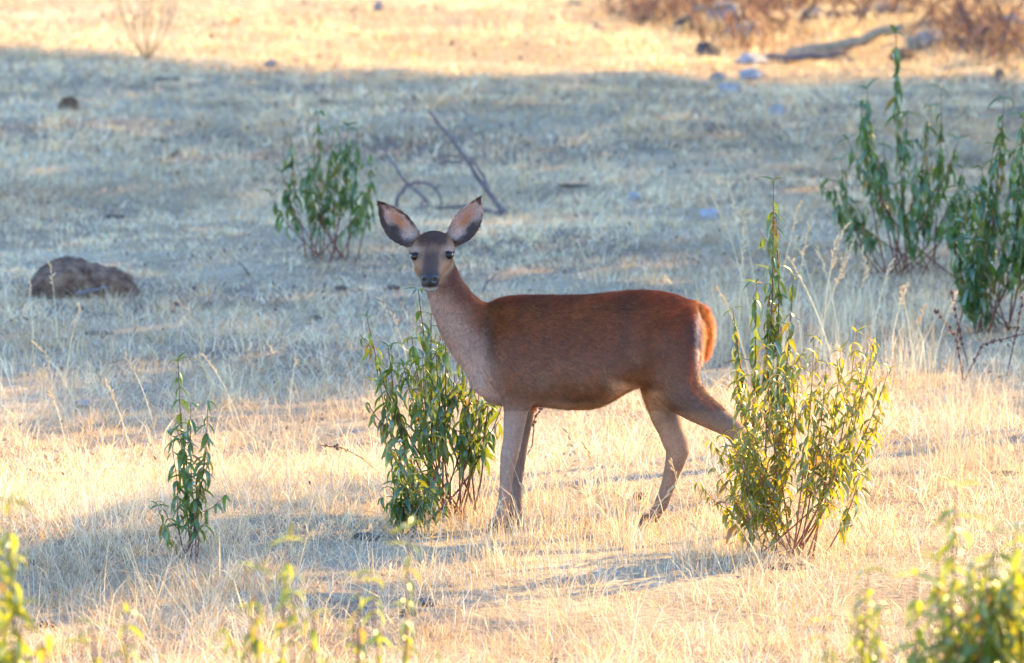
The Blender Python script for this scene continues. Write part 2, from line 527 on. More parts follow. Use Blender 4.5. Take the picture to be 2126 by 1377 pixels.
# the shrubs, from the middle distance to the foreground
shrub('shrub', 'dark green upright shrub standing alone behind the deer\'s head', on_ground(675, 538),
      [(605, 285), (660, 232), (692, 268), (722, 262), (742, 270), (772, 345), (563, 402), (618, 345), (640, 330), (700, 330), (585, 360), (755, 400)],
      .2, 5, 'leaf_back', (.07, .105), .52, .036, 280, twigs=1, droop_bias=.7, root_sp=.09)
shrub('shrub', 'tall spreading dark shrub with a long central shoot behind dry seed grass', on_ground(1868, 572),
      [(1860, 70), (1800, 185), (1790, 215), (1760, 290), (1728, 375), (1745, 330), (1928, 220), (1955, 185), (1990, 290), (1905, 300), (1835, 300), (1770, 420), (2000, 350), (1940, 320)],
      .22, 7, 'leaf_back', (.08, .125), .52, .036, 280, twigs=1, droop_bias=.75, low=(.7, .98), root_sp=.1)
shrub('shrub', 'dense dark green shrub cut off by the right edge of the picture', on_ground(2068, 690),
      [(2085, 205), (2124, 240), (2062, 300), (2010, 395), (1985, 420), (2040, 350), (2105, 320), (2150, 300), (2000, 500), (2170, 380), (2130, 420)],
      .2, 6, 'leaf_back', (.085, .13), .42, .032, 280, twigs=1, droop_bias=.75, root_sp=.09)
shrub('shrub', 'green shrub with red stems right behind the deer\'s front legs', on_ground(925, 1072),
      [(868, 600), (762, 660), (806, 720), (855, 700), (895, 655), (925, 690), (958, 715), (985, 745), (1020, 790), (1046, 830), (838, 760), (790, 800), (905, 730), (945, 780), (1000, 840)],
      .16, 8, 'leaf', (.06, .10), .52, .034, 280, twigs=2, droop_bias=.5, root_sp=.08)
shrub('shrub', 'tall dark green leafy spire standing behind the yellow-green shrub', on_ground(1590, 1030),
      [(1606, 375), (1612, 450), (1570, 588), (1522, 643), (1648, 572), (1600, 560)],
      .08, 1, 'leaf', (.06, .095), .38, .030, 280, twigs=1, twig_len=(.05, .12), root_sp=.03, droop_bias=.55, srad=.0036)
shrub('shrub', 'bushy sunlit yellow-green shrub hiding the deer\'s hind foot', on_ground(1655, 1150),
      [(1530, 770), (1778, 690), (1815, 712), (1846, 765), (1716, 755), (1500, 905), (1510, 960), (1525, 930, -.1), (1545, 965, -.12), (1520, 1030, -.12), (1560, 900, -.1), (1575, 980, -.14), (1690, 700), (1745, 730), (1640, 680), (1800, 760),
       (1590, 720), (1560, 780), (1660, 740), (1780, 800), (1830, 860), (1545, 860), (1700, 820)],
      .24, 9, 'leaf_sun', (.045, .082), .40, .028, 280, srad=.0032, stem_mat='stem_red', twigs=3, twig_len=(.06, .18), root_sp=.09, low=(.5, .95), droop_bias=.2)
shrub('shrub', 'slender young green shrub standing apart in the pale grass', on_ground(385, 1168),
      [(370, 752), (432, 835), (396, 838), (384, 900), (355, 905), (328, 1050), (410, 990)],
      .06, 1, 'leaf', (.05, .085), .42, .030, 280, twigs=1, root_sp=.02, srad=.0032, droop_bias=.15)
shrub('shrub', 'small low green shrub in front of the red-stemmed shrub', on_ground(852, 1108),
      [(838, 918), (818, 1000), (868, 985), (850, 955), (832, 1040)],
      .05, 2, 'leaf', (.06, .09), .25, .024, 120, root_sp=.02, srad=.003, droop_bias=.2)
def fore(label, bx, d, tips, **k):
    Y = d - CAM_D
    x = (bx - 1063) / FPX * d
    b = Vector((x, Y, float(ground_z(x, Y))))
    return shrub('shrub', label, b, tips, key='leaf_fore', group='blurred shrubs close to the camera', **k)
fore('blurred bright green shrub cut off by the lower left corner', 0, 16.5, [(18, 1045), (30, 1180), (-25, 1100), (-60, 1160), (40, 1260), (-10, 1250)],
     Ys=.1, extra=7, leaf_len=(.065, .10), t0=.45, node=.024, cap=280)
fore('small blurred pale green sprig low in the lower left', 215, 17, [(192, 1298), (262, 1272), (165, 1330)], Ys=.05, extra=0, twigs=1, leaf_len=(.05, .08), t0=.6, node=.03, cap=100)
fore('sparse blurred yellow-green shrub in front of the grey shaded grass', 600, 17, [(598, 1120), (530, 1180), (650, 1275), (520, 1260), (610, 1230)],
     Ys=.1, extra=0, twigs=1, leaf_len=(.05, .08), t0=.62, node=.034, cap=150)
fore('thin blurred green sprigs below the deer\'s front hooves', 800, 17.5, [(850, 1095), (745, 1195), (775, 1205), (845, 1250), (735, 1290)],
     Ys=.1, extra=0, twigs=1, leaf_len=(.05, .08), t0=.62, node=.034, cap=150)
fore('large blurred bright green shrub filling the lower right corner', 2010, 16.5,
     [(1985, 1010), (2066, 1105), (2112, 1180), (1948, 1165), (1900, 1195), (2020, 1180), (2090, 1240), (1975, 1240), (2140, 1120), (1930, 1280), (2050, 1200)],
     Ys=.14, extra=22, leaf_len=(.07, .11), t0=.45, node=.024, low=(.75, 1.0), cap=280)
fore('blurred upright green shoot left of the corner shrub', 1790, 17, [(1802, 1185), (1712, 1290), (1830, 1260), (1790, 1250)],
     Ys=.08, extra=0, leaf_len=(.05, .085), t0=.5, node=.026, cap=150)

# bare reddish sapling in the far sunlight
def bare(label, base, tips, r=.008):
    root = empty('bare_shrub', base, label, 'shrub')
    for tp in tips:
        q = at(tp[0], tp[1], base.y + random.uniform(-.15, .15))
        c = Vector((base.x + .8 * (q.x - base.x), base.y, base.z + .35 * (q.z - base.z)))
        pts = [(base * (1 - t) ** 2 + c * 2 * t * (1 - t) + q * t * t) - base for t in [i / 8 for i in range(9)]]
        V, F = tube(pts, [r * (1 - .6 * i / 8) for i in range(9)], 5)
        st = obj('stem', mesh_from('stem', V, F, M['stem_dry']), root)
        for i in (4, 5, 6, 7):
            p = pts[i]; d = Vector((random.uniform(-.12, .12), random.uniform(-.1, .1), random.uniform(.1, .22)))
            V, F = tube([p, p + d * .5, p + d], [r * .4, r * .3, r * .15], 4)
            obj('twig', mesh_from('twig', V, F, M['stem_dry']), st)
    return root
bare('bare orange-brown sapling in the sunlit grass at the top left', on_ground(305, 125), [(245, -20), (300, -60), (315, -30), (345, -30), (375, -40), (270, 10)])

# ------------------------------------------------------------------ seed grass and dock stalks
def seed_stalk(label, base, tip, group, heads=9):
    root = empty('seed_grass_stalk', base, label, 'grass stalk', group)
    c = Vector((base.x + .35 * (tip.x - base.x), base.y, base.z + .62 * (tip.z - base.z)))
    P = lambda t: (base * (1 - t) ** 2 + c * 2 * t * (1 - t) + tip * t * t) - base
    pts = [P(i / 8) for i in range(9)]
    V, F = tube(pts, [.0021 - .0012 * i / 8 for i in range(9)], 4)
    obj('stem', mesh_from('stem', V, F, M['straw']), root)
    V, F = [], []
    for k in range(heads):
        p = P(.74 + .26 * k / (heads - 1)); t = (P(1) - P(.9)).normalized()
        d = (t + Vector((random.uniform(-.7, .7), random.uniform(-.6, .6), random.uniform(-.4, .3)))).normalized()
        L = random.uniform(.018, .034)
        v, f = tube([p, p + d * L * .4, p + d * L * .75, p + d * L], [.0008, .0042, .0032, .0004], 5)
        o = len(V); V += v; F += [tuple(o + i for i in q) for q in f]
    obj('seed_head', mesh_from('seed_head', V, F, M['seed']), root)
M['straw'] = simple_mat('straw_stem', [(.3, (.48, .36, .20)), (.7, (.62, .50, .30))], 30, .6, 0)
def seed_mat():
    m = translucent_tint('seed_husk', .4)
    n = m.node_tree.nodes
    for k in list(n):
        if k.type == 'ATTRIBUTE':
            outs = [lk.to_socket for lk in k.outputs['Color'].links]
            r = n.new('ShaderNodeRGB'); r.outputs[0].default_value = (.62, .46, .27, 1)
            for s in outs: m.node_tree.links.new(r.outputs[0], s)
    return m
M['seed'] = seed_mat()
stalks = [  # base px, tip px
    ((1560, 720), (1515, 392)), ((1575, 740), (1480, 410)), ((1580, 700), (1535, 430)), ((1600, 760), (1660, 425)), ((1640, 760), (1680, 470)),
    ((1690, 760), (1755, 470)), ((1700, 740), (1770, 505)), ((1720, 740), (1650, 500)), ((1750, 760), (1700, 520)), ((1760, 740), (1800, 560)),
    ((1700, 780), (1735, 500)), ((1660, 720), (1690, 560)), ((1800, 760), (1850, 545)), ((1770, 720), (1745, 530)), ((1640, 700), (1600, 470)),
    ((1820, 740), (1790, 520)), ((1840, 780), (1880, 590)), ((1680, 800), (1760, 540)), ((1740, 800), (1640, 540)), ((1530, 760), (1545, 480)),
    ((1900, 780), (1870, 600)), ((1930, 800), (1985, 610)), ((1560, 800), (1490, 600)), ((1880, 820), (1920, 640))]
for b, t in stalks:
    bp = on_ground(*b)
    seed_stalk('tall dry seed grass stalk rising behind the yellow-green shrub', bp, at(t[0], t[1], bp.y + random.uniform(-.2, .2)), 'seed grass stalks behind the yellow-green shrub')
left = [((665, 800), (540, 668)), ((505, 905), (425, 740)), ((320, 890), (262, 742)), ((160, 850), (75, 715)), ((135, 800), (165, 640)), ((85, 880), (90, 765)),
        ((140, 950), (105, 815)), ((600, 860), (615, 740)), ((275, 960), (222, 800)), ((455, 830), (410, 745)), ((545, 760), (530, 660)), ((70, 760), (62, 575)), ((120, 720), (105, 555)),
        ((840, 790), (790, 622)), ((860, 830), (815, 655))]
for b, t in left:
    bp = on_ground(*b)
    seed_stalk('dry grass stalk with a small seed head in the grass before the brown boulder', bp, at(t[0], t[1], bp.y + random.uniform(-.05, .05)), 'seed grass stalks left of the deer', 6)
fronts = [((1230, 1110), (1180, 900)), ((1290, 1120), (1190, 1010)), ((1130, 1100), (1190, 960)), ((1420, 1100), (1395, 960)), ((1385, 1110), (1350, 985)), ((1480, 1110), (1450, 1020)),
          ((1010, 1150), (1040, 1040)), ((1260, 1060), (1215, 925)), ((1330, 1130), (1400, 1010)), ((1500, 1190), (1440, 1090)), ((1590, 1210), (1530, 1090)), ((1090, 1130), (1085, 1010))]
for b, t in fronts:
    bp = on_ground(*b)
    seed_stalk('sunlit golden grass stalk standing between the deer\'s front and hind legs', bp, at(t[0], t[1], bp.y + random.uniform(-.05, .05)), 'grass stalks round the deer\'s feet', 4)

M['dock'] = simple_mat('dock_seed', [(.3, (.05, .022, .018)), (.7, (.10, .045, .035))], 60, .9, .2)
def dock(label, pts_px, group):
    b = on_ground(*pts_px[0])
    root = empty('dock_stalk', b, label, 'weed', group)
    pts = [at(p[0], p[1], b.y) - b for p in pts_px]
    V, F = tube(pts, [.003 - .0015 * i / len(pts) for i in range(len(pts))], 4)
    obj('stem', mesh_from('stem', V, F, M['stem']), root)
    for i in range(len(pts) - 1):
        n = max(2, int((pts[i + 1] - pts[i]).length / .028))
        for k in range(n):
            p = pts[i].lerp(pts[i + 1], (k + .5) / n)
            if p.z < .09: continue
            r = random.uniform(.005, .009)
            V, F = [], []
            for q in range(4):
                c = p + Vector((random.uniform(-r, r), random.uniform(-r, r), random.uniform(-r, r)))
                v, f = tube([c - Vector((0, 0, r * .7)), c, c + Vector((0, 0, r * .7))], [r * .3, r * .7, r * .2], 5)
                o = len(V); V += v; F += [tuple(o + i2 for i2 in qq) for qq in f]
            obj('seed_cluster', mesh_from('seed_cluster', V, F, M['dock']), root)
dock('dark beaded weed stalk leaning left below the shrub at the right edge', [(2000, 790), (1985, 700), (1940, 640)], 'dark beaded weed stalks on the right')
dock('dark beaded weed stalk arching right below the shrub at the right edge', [(2000, 795), (2040, 715), (2100, 700), (2140, 690)], 'dark beaded weed stalks on the right')
dock('short dark upright beaded weed stalk beside the seed grass', [(2010, 760), (1990, 680), (1975, 600)], 'dark beaded weed stalks on the right')
dock('dark beaded weed stalk at the right edge of the picture', [(2090, 780), (2110, 690), (2125, 610)], 'dark beaded weed stalks on the right')
dock('dark beaded weed sprawling left of the red-stemmed shrub', [(790, 985), (750, 950), (710, 930), (665, 925)], 'dark beaded weeds by the deer')
dock('dark beaded weed between the deer\'s legs and belly', [(1085, 960), (1105, 925), (1110, 870), (1125, 845)], 'dark beaded weeds by the deer')

# ------------------------------------------------------------------ stones
def rock(name, label, cat, px, py, wpx, hpx, mat, group=None, seed=0, depth=.8, tilt=0):
    b = on_ground(px, py)
    k = mpp(b.y)
    w, h = wpx * k, hpx * k
    rs = random.Random(seed * 31 + int(px) * 7 + int(py))
    bm = bmesh.new()
    for _ in range(26):
        v = Vector((rs.gauss(0, 1), rs.gauss(0, 1), rs.gauss(0, 1))).normalized() * rs.uniform(.85, 1.0)
        bm.verts.new((v.x * w * .5, v.y * w * .5 * depth, v.z * h * .62))
    r = bmesh.ops.convex_hull(bm, input=bm.verts)
    bmesh.ops.delete(bm, geom=[e for e in r['geom_interior'] if isinstance(e, bmesh.types.BMVert)], context='VERTS')
    bmesh.ops.bevel(bm, geom=list(bm.edges), offset=min(w, h) * .035, segments=1, affect='EDGES')
    bmesh.ops.triangulate(bm, faces=list(bm.faces))
    bmesh.ops.subdivide_edges(bm, edges=list(bm.edges), cuts=1)
    s = w * .018
    for v in bm.verts:
        v.co += Vector((rs.uniform(-s, s), rs.uniform(-s, s), rs.uniform(-s, s)))
        v.co.z += h * .34
    me = bpy.data.meshes.new(name); bm.to_mesh(me); bm.free()
    me.materials.append(M[mat])
    o = obj(name, me, None, (b.x, b.y, b.z))
    o.rotation_euler = (0, tilt, 0)
    return tag(o, label, cat, group)

def big_rock():
    b = on_ground(165, 612); k = mpp(b.y)
    rs = random.Random(8)
    V, F = [], []
    chunks = [[(58, 618, .02), (60, 585, .0), (75, 566, .06), (98, 546, .05), (132, 534, .06), (168, 537, .07), (188, 548, .02), (200, 580, -.10), (150, 556, -.10), (100, 575, -.12), (75, 600, -.12), (60, 618, -.06), (190, 618, -.15), (120, 618, -.16), (90, 560, .2), (180, 560, .22), (70, 618, .2), (200, 618, .22)],
              [(165, 618, -.14), (172, 545, .04), (186, 552, -.09), (200, 548, .02), (238, 555, .02), (262, 566, -.02), (236, 574, -.13), (275, 575, .04), (279, 602, .02), (268, 592, -.11), (272, 618, -.08), (205, 585, -.17), (230, 618, -.17), (180, 560, .2), (262, 580, .2), (268, 618, .2), (165, 618, .2)],
              [(238, 618, -.14), (246, 590, -.14), (280, 586, -.05), (288, 600, .0), (286, 618, -.08), (250, 596, .05), (286, 618, .06), (240, 618, .06)]]
    for ch in chunks:
        bm = bmesh.new()
        for (px, py, y) in ch: bm.verts.new(((px - 165) * k, y, (612 - py) * k))
        r = bmesh.ops.convex_hull(bm, input=bm.verts)
        bmesh.ops.delete(bm, geom=[e for e in r['geom_interior'] if isinstance(e, bmesh.types.BMVert)], context='VERTS')
        for q in range(3):
            bmesh.ops.triangulate(bm, faces=list(bm.faces))
            bmesh.ops.subdivide_edges(bm, edges=list(bm.edges), cuts=1)
            for v in bm.verts: v.co += Vector((rs.uniform(-1, 1), rs.uniform(-1, 1), rs.uniform(-1, 1))) * (.0026 / (q + 1) ** .3)
        bmesh.ops.triangulate(bm, faces=list(bm.faces))
        bm.verts.index_update()
        o = len(V); V += [v.co.copy() for v in bm.verts]; F += [tuple(o + v.index for v in f.verts) for f in bm.faces]
        bm.free()
    tag(obj('boulder', mesh_from('boulder', V, F, M['rock_brown'], False), None, b), 'large angular brown boulder lying in the grass on the left', 'boulder')
big_rock()
rock('stone', 'round dark brown stone in the shade at the upper left', 'stone', 145, 228, 62, 32, 'rock_brown', None, 1)
rock('stone', 'pale stone just below the brush pile', 'stone', 1515, 195, 52, 34, 'rock_pale', None, 2)
rock('stone', 'flat pale stone at the foot of the sunlit bank beside a darker one', 'stone', 1560, 168, 60, 30, 'rock_pale', None, 3)
rock('stone', 'brownish stone left of the two pale stones under the bank', 'stone', 1490, 172, 40, 26, 'rock_tan', None, 4)
rock('stone', 'lone pale bluish stone in the shaded grass below the brush pile', 'stone', 1612, 242, 44, 28, 'rock_pale', None, 5)
rock('stone', 'flat pale stone half buried left of the tall shrub spire', 'stone', 1472, 455, 56, 24, 'rock_pale', None, 6)
rock('stone', 'small pale stone above the deer\'s back', 'stone', 1315, 415, 26, 20, 'rock_pale', None, 7)
rock('stone', 'small pale stone up the slope right of the deer\'s ears', 'stone', 1122, 432, 24, 12, 'rock_pale', None, 8)
rock('stone', 'dark flat stone in the sunlit grass below the deer', 'stone', 885, 1258, 52, 18, 'rock_dark', None, 9)
rock('stone', 'dark stone beside the flat stone below the deer', 'stone', 852, 1278, 48, 20, 'rock_dark', None, 10)
rock('stone', 'dark stone touching the bottom edge of the picture', 'stone', 1158, 1380, 50, 16, 'rock_dark', None, 11)
rock('stone', 'pale flat stone where shade meets sun left of the young shrub', 'stone', 172, 845, 44, 18, 'rock_tan', None, 12)
rock('stone', 'small dark stone at the right edge below the brush pile', 'stone', 2075, 160, 24, 22, 'rock_dark', None, 13)
rock('stone', 'small brown stone at the edge of the far sunlight', 'stone', 562, 138, 32, 18, 'rock_tan', None, 14)
clods = [
    (815, 602, 34, 18, 'dark clod just left of the deer\'s nose'), (652, 664, 42, 16, 'flat dark clod alone between the boulder and the deer\'s neck'),
    (708, 602, 34, 16, 'dark clod farther left of the deer\'s nose'), (432, 637, 22, 18, 'small dark clod right of the boulder, the nearer of a pair to the deer'),
    (364, 640, 20, 22, 'upright dark clod just right of the boulder'), (205, 694, 66, 12, 'low dark clod in front of the boulder'),
    (140, 708, 70, 10, 'flat earthy patch before the boulder, at its left'), (95, 1302, 50, 18, 'brown clod low in the bottom left corner'),
    (60, 1174, 34, 20, 'dark clod beside the blurred left corner shrub'), (300, 1250, 64, 14, 'long dark clod below the slender young shrub'),
    (755, 1120, 74, 20, 'dark matted clod left of the small low shrub'), (1325, 1037, 34, 26, 'upright dark clod beside the deer\'s hind hoof'),
    (1640, 1180, 120, 10, 'dark earth at the foot of the sunlit shrub'), (680, 217, 40, 20, 'blurred dark clod above the lone upright shrub'),  # first entry: dark clod laid where the shrub's shadow falls
    (345, 167, 70, 10, 'low dark clod at the edge of the far shade'), (1190, 388, 66, 12, 'low brownish clod behind the deer\'s withers'),
    (2090, 985, 80, 9, 'flat dark earth at the right edge beyond the corner shrub'), (240, 452, 46, 10, 'low dark clod up the slope from the boulder')]
for i, (a, b_, w_, h_, lb) in enumerate(clods):
    rock('earth_clod', lb, 'clod', a, b_, w_, h_ * .7, 'clod', 'earth clods in the grass', 50 + i)

# ------------------------------------------------------------------ dead branches
def branch(name, label, cat, polys, mat, rads, Y=None, group=None, lift=0, wob=.35):
    base = on_ground(*polys[0][0][:2])
    Yb = base.y if Y is None else Y
    root = empty(name, base, label, cat, group)
    for i, (poly, r) in enumerate(zip(polys, rads)):
        pts = [at(p[0], p[1], Yb + (p[2] if len(p) > 2 else 0)) for p in poly]
        dense = []
        for a, b in zip(pts[:-1], pts[1:]):
            for k in range(4): dense.append(a.lerp(b, k / 4) + Vector((random.uniform(-1, 1), random.uniform(-1, 1), random.uniform(-1, 1))) * r * wob)
        dense.append(pts[-1])
        n = len(dense)
        V, F = tube([p - base for p in dense], [r * (1 - .6 * j / (n - 1)) for j in range(n)], 7, .12)
        obj('limb' if i == 0 else 'side_branch', mesh_from('limb', V, F, M[mat]), root)
    return root
branch('fallen_branch', 'long bare grey dead branch leaning up behind the deer\'s ear', 'branch',
       [[(1055, 448), (1035, 425), (1012, 395), (965, 325), (925, 272), (890, 232)], [(1012, 395, 0), (1005, 365, .1), (985, 340, .1), (962, 320, .05)], [(962, 330), (935, 322), (905, 330)], [(958, 335), (930, 335), (912, 342)],
        [(1050, 446), (1000, 435), (960, 428), (920, 432), (900, 430)]],
       'dead_wood', [.017, .010, .006, .006, .013])
branch('fallen_branch', 'thin dead branch slanting down to the deer\'s left ear', 'branch',
       [[(915, 440), (895, 428), (870, 400), (845, 382), (820, 345), (795, 310)], [(880, 415), (876, 425), (855, 442)], [(895, 425), (875, 432), (850, 446)]], 'dead_wood', [.011, .008, .008])
branch('bent_twig', 'thin twig bent into an arch behind the deer\'s head', 'branch',
       [[(822, 432), (828, 405), (845, 385), (868, 378), (892, 382), (908, 398), (916, 420), (914, 445)]], 'dead_wood', [.012])
branch('fallen_branch', 'short pale stick lying against the brown boulder', 'branch', [[(160, 612, -.2), (185, 604, -.2), (225, 596, -.2)]], 'dead_wood', [.014])
branch('fallen_branch', 'short dark twig sticking up behind the boulder', 'branch', [[(520, 572), (508, 558), (494, 542)]], 'dead_wood', [.008])
branch('fallen_branch', 'forked dark twig standing beside the deer\'s neck', 'branch', [[(1000, 612), (1008, 588), (1028, 574)], [(1008, 588), (1012, 578), (1008, 570)]], 'dead_wood', [.008, .005])

# brush pile on the far bank: logs, stones, dry brush
logs = [([(1640, 120), (1700, 106), (1790, 82), (1878, 52)], .075, 'long grey log lying along the brush pile'),
        ([(1480, 90), (1540, 100), (1640, 96), (1720, 92)], .06, 'low grey log at the left of the brush pile'),
        ([(1545, 130), (1660, 118), (1760, 112)], .05, 'thin log in front of the brush pile'),
        ([(1880, 100), (1990, 92), (2110, 96), (2160, 96)], .08, 'thick dark log on the right of the brush pile'),
        ([(1900, 60), (2000, 42), (2110, 40)], .06, 'brown log behind the brush pile on the right'),
        ([(1230, 60), (1290, 70), (1350, 92), (1450, 130)], .05, 'dark branch sloping down to the brush pile'),
        ([(1180, 10), (1260, 28), (1330, 42), (1400, 40)], .045, 'dark branch at the top above the sunlit bank'),
        ([(1400, 60), (1450, 20), (1520, 8)], .04, 'dark branch crossing the top of the brush pile'),
        ([(1700, 40), (1800, 24), (1900, 22)], .05, 'pale log high behind the brush pile')]
for i, (pl, r, lb) in enumerate(logs):
    branch('fallen_log', lb, 'log', [pl], ['dead_wood_tan', 'dead_wood'][i % 3 == 2], [r * .85], None, 'logs in the brush pile', wob=.2)
rs = random.Random(11)
pile = [(1502, 52, 84, 56, 'rock_pale', 'large pale stone high at the left end of the brush pile'), (1545, 84, 90, 50, 'rock_tan', 'tan stone below the large pale one in the brush pile'),
        (1470, 118, 70, 36, 'rock_dark', 'dark stone at the lower left tip of the brush pile'), (1560, 134, 84, 26, 'rock_pale', 'flat pale stone along the foot of the brush pile'),
        (1425, 66, 60, 34, 'rock_dark', 'dark stone on the bank left of the brush pile'), (1845, 34, 80, 34, 'rock_pale', 'pale stone at the top behind the long log'),
        (1690, 40, 60, 30, 'rock_tan', 'tan stone at the top middle of the brush pile'), (1935, 96, 90, 40, 'rock_tan', 'tan stone at the right end of the long log'),
        (2044, 76, 66, 34, 'rock_dark', 'dark stone above the thick log on the right'), (2105, 60, 64, 34, 'rock_pale', 'pale stone at the right edge of the brush pile'),
        (1870, 126, 80, 26, 'rock_brown', 'brown stone below the end of the long log'), (1345, 54, 60, 28, 'rock_brown', 'brown stone between the two dark branches on the bank'),
        (1610, 62, 54, 28, 'rock_brown', 'brown stone in the middle of the brush pile'), (2090, 16, 60, 24, 'rock_tan', 'tan stone in the top right corner'),
        (785, 22, 30, 24, 'rock_tan', 'small grey stone in the sunlight at the top of the picture')]
for i, (a, b_, w_, h_, mt, lb) in enumerate(pile):
    rock('stone', lb, 'stone', a, b_, w_, h_, mt, 'stones in the brush pile' if a > 1200 else None, 90 + i)
# dry brush: a mass of brown twigs nobody could count
bx, by = [], []
rs = random.Random(4)
CB = []
for _ in range(62):
    a = rs.uniform(1190, 2200); b_ = rs.uniform(-15, 125)
    if b_ > (a - 1170) * .42: continue
    p = on_ground(a, b_); k = rs.randint(60, 170)
    CB.append(np.tile([(.22, .12, .08), (.58, .43, .24), (.12, .08, .075), (.44, .28, .15)][rs.randrange(4)], (k, 1)))
    bx.append(rng.normal(p.x, .16, k)); by.append(rng.normal(p.y, .3, k))
bx = np.concatenate(bx); by = np.concatenate(by)
nb = len(bx)
cc = np.concatenate(CB) * rng.uniform(.6, 1.3, (nb, 1))
v, f, c = blades(bx, by, rng.uniform(.05, .19, nb), rng.uniform(.006, .016, nb), rng.uniform(.3, 1.5, nb), rng.uniform(0, 6.28, nb), cc)
ns = 420
i_ = rng.integers(0, nb, ns)
sv, sf, sc2 = blades(bx[i_] + rng.normal(0, .1, ns), by[i_] + rng.normal(0, .2, ns), rng.uniform(.2, .75, ns), rng.uniform(.014, .032, ns), rng.uniform(1.15, 1.6, ns), rng.uniform(0, 6.28, ns),
                     np.array([.13, .075, .06]) * rng.uniform(.5, 1.8, (ns, 1)), z0=ground_z(bx[i_], by[i_]) + rng.uniform(.02, .12, ns))
f = np.concatenate([f, sf + len(v)]); v = np.concatenate([v, sv]); c = np.concatenate([c, sc2])
br = obj('dry_brush', fast_mesh('dry_brush', v, f, M['brush'], c))
tag(br, 'tangle of dry brown brush on the sunlit bank at the top right', 'brush', None, 'stuff')

# ------------------------------------------------------------------ the deer
DV, DF = [], []
def loft(secs, side=None, n=20):
    """secs: (centre, r1, r2[, n1 axis]); r2 along the side axis"""
    off = len(DV); m = len(secs)
    side = Vector(side or (0, 1, 0))
    for i, s in enumerate(secs):
        c = s[0]
        t = (secs[min(i + 1, m - 1)][0] - secs[max(i - 1, 0)][0]).normalized()
        sd = (side - t * side.dot(t)).normalized()
        a = t.cross(sd).normalized()
        for k in range(n):
            th = 2 * math.pi * k / n
            DV.append(c + a * (s[1] * math.cos(th)) + sd * (s[2] * math.sin(th)))
    for i in range(m - 1):
        for k in range(n):
            k2 = (k + 1) % n
            DF.append((off + i * n + k, off + i * n + k2, off + (i + 1) * n + k2, off + (i + 1) * n + k))
    DF.append(tuple(off + k for k in range(n - 1, -1, -1))); DF.append(tuple(off + (m - 1) * n + k for k in range(n)))
PX = 1 / 592.0
def limb(Y, pts, wy=1.0):
    out = []
    for p in pts:
        yy = Y if len(p) < 5 else p[4]
        out.append((at(p[0], p[1], yy), p[2] * PX, p[2] * PX * (p[3] if len(p) > 3 else wy)))
    loft(out)

# trunk: vertical sections along x
def trunk():
    secs = [(984, 700, 762, .040), (990, 670, 782, .062), (1003, 640, 806, .085), (1027, 620, 826, .104), (1057, 613, 838, .115), (1092, 611, 843, .122), (1140, 612, 846, .132), (1180, 612, 851, .140), (1220, 611, 851, .142),
            (1250, 608, 844, .138), (1280, 605, 828, .128), (1305, 603, 812, .120), (1330, 602, 803, .117), (1370, 604, 793, .122), (1405, 611, 786, .112), (1430, 622, 772, .094), (1447, 640, 745, .066), (1456, 665, 715, .030)]
    off = len(DV); n = 28
    for (px, t, b, hw) in secs:
        p0, p1 = at(px, t), at(px, b)
        c = (p0 + p1) / 2; h = (p0.z - p1.z) / 2
        for k in range(n):
            th = 2 * math.pi * k / n
            cy, sz = math.cos(th), math.sin(th)
            # egg-shaped: narrower along the spine, fuller low on the barrel
            w = hw * (1 - .16 * sz)
            DV.append(Vector((c.x, w * math.copysign(abs(cy) ** .9, cy), c.z + h * math.copysign(abs(sz) ** .95, sz))))
    for i in range(len(secs) - 1):
        for k in range(n):
            k2 = (k + 1) % n
            DF.append((off + i * n + k, off + (i + 1) * n + k, off + (i + 1) * n + k2, off + i * n + k2))
    DF.append(tuple(off + k for k in range(n))); DF.append(tuple(off + (len(secs) - 1) * n + k for k in range(n - 1, -1, -1)))
trunk()
# near front leg with shoulder
limb(-.070, [(1068, 640, 24, .6, -.030), (1064, 668, 40, .66, -.050), (1062, 700, 52, .70, -.068), (1064, 755, 52, .68, -.080), (1072, 800, 41, .75, -.078), (1073, 840, 28, .85, -.074), (1068, 880, 23, .85), (1064, 915, 20, .9), (1057, 948, 18.5, .95), (1053, 972, 15.5, .95), (1050, 1005, 13, .9),
             (1046, 1040, 12.5, .9), (1042, 1066, 14, .95), (1037, 1084, 12, .95), (1032, 1098, 12, 1.0)])
limb(.070, [(1072, 700, 48, .7, .055), (1082, 780, 44, .7, .062), (1090, 835, 26, .8, .068), (1084, 880, 21, .85), (1078, 920, 18.5, .9), (1075, 950, 17.5, .95), (1073, 975, 15, .95), (1071, 1010, 13, .9), (1071, 1045, 12.5, .9), (1070, 1070, 14, .95), (1067, 1088, 12, .95), (1064, 1102, 12, 1.0)])
# near hind leg, stretched back
limb(-.085, [(1358, 632, 26, .6, -.030), (1366, 655, 46, .6, -.055), (1374, 690, 62, .60, -.074), (1386, 745, 66, .58, -.084), (1396, 790, 57, .65, -.082), (1420, 822, 44, .75, -.085), (1450, 846, 34, .8), (1485, 868, 27, .8), (1515, 886, 23, .8), (1533, 904, 22, .8), (1540, 930, 17.5, .85), (1545, 965, 14.5, .9),
             (1551, 1010, 13, .9), (1556, 1045, 13, .9), (1558, 1066, 15, .95), (1556, 1084, 12.5, .95), (1551, 1098, 12, 1.0)])
# far hind leg
limb(.085, [(1372, 660, 40, .6, .05), (1372, 730, 58, .6, .07), (1368, 785, 48, .65, .08), (1371, 828, 37, .75), (1380, 862, 31, .78), (1392, 892, 27, .8), (1403, 920, 27, .75), (1407, 938, 25, .75), (1402, 958, 21, .8), (1395, 980, 17.5, .85), (1388, 1005, 15.5, .9),
            (1380, 1028, 14.5, .9), (1373, 1046, 15, .95), (1362, 1064, 12.5, .95), (1353, 1080, 12, 1.0)])
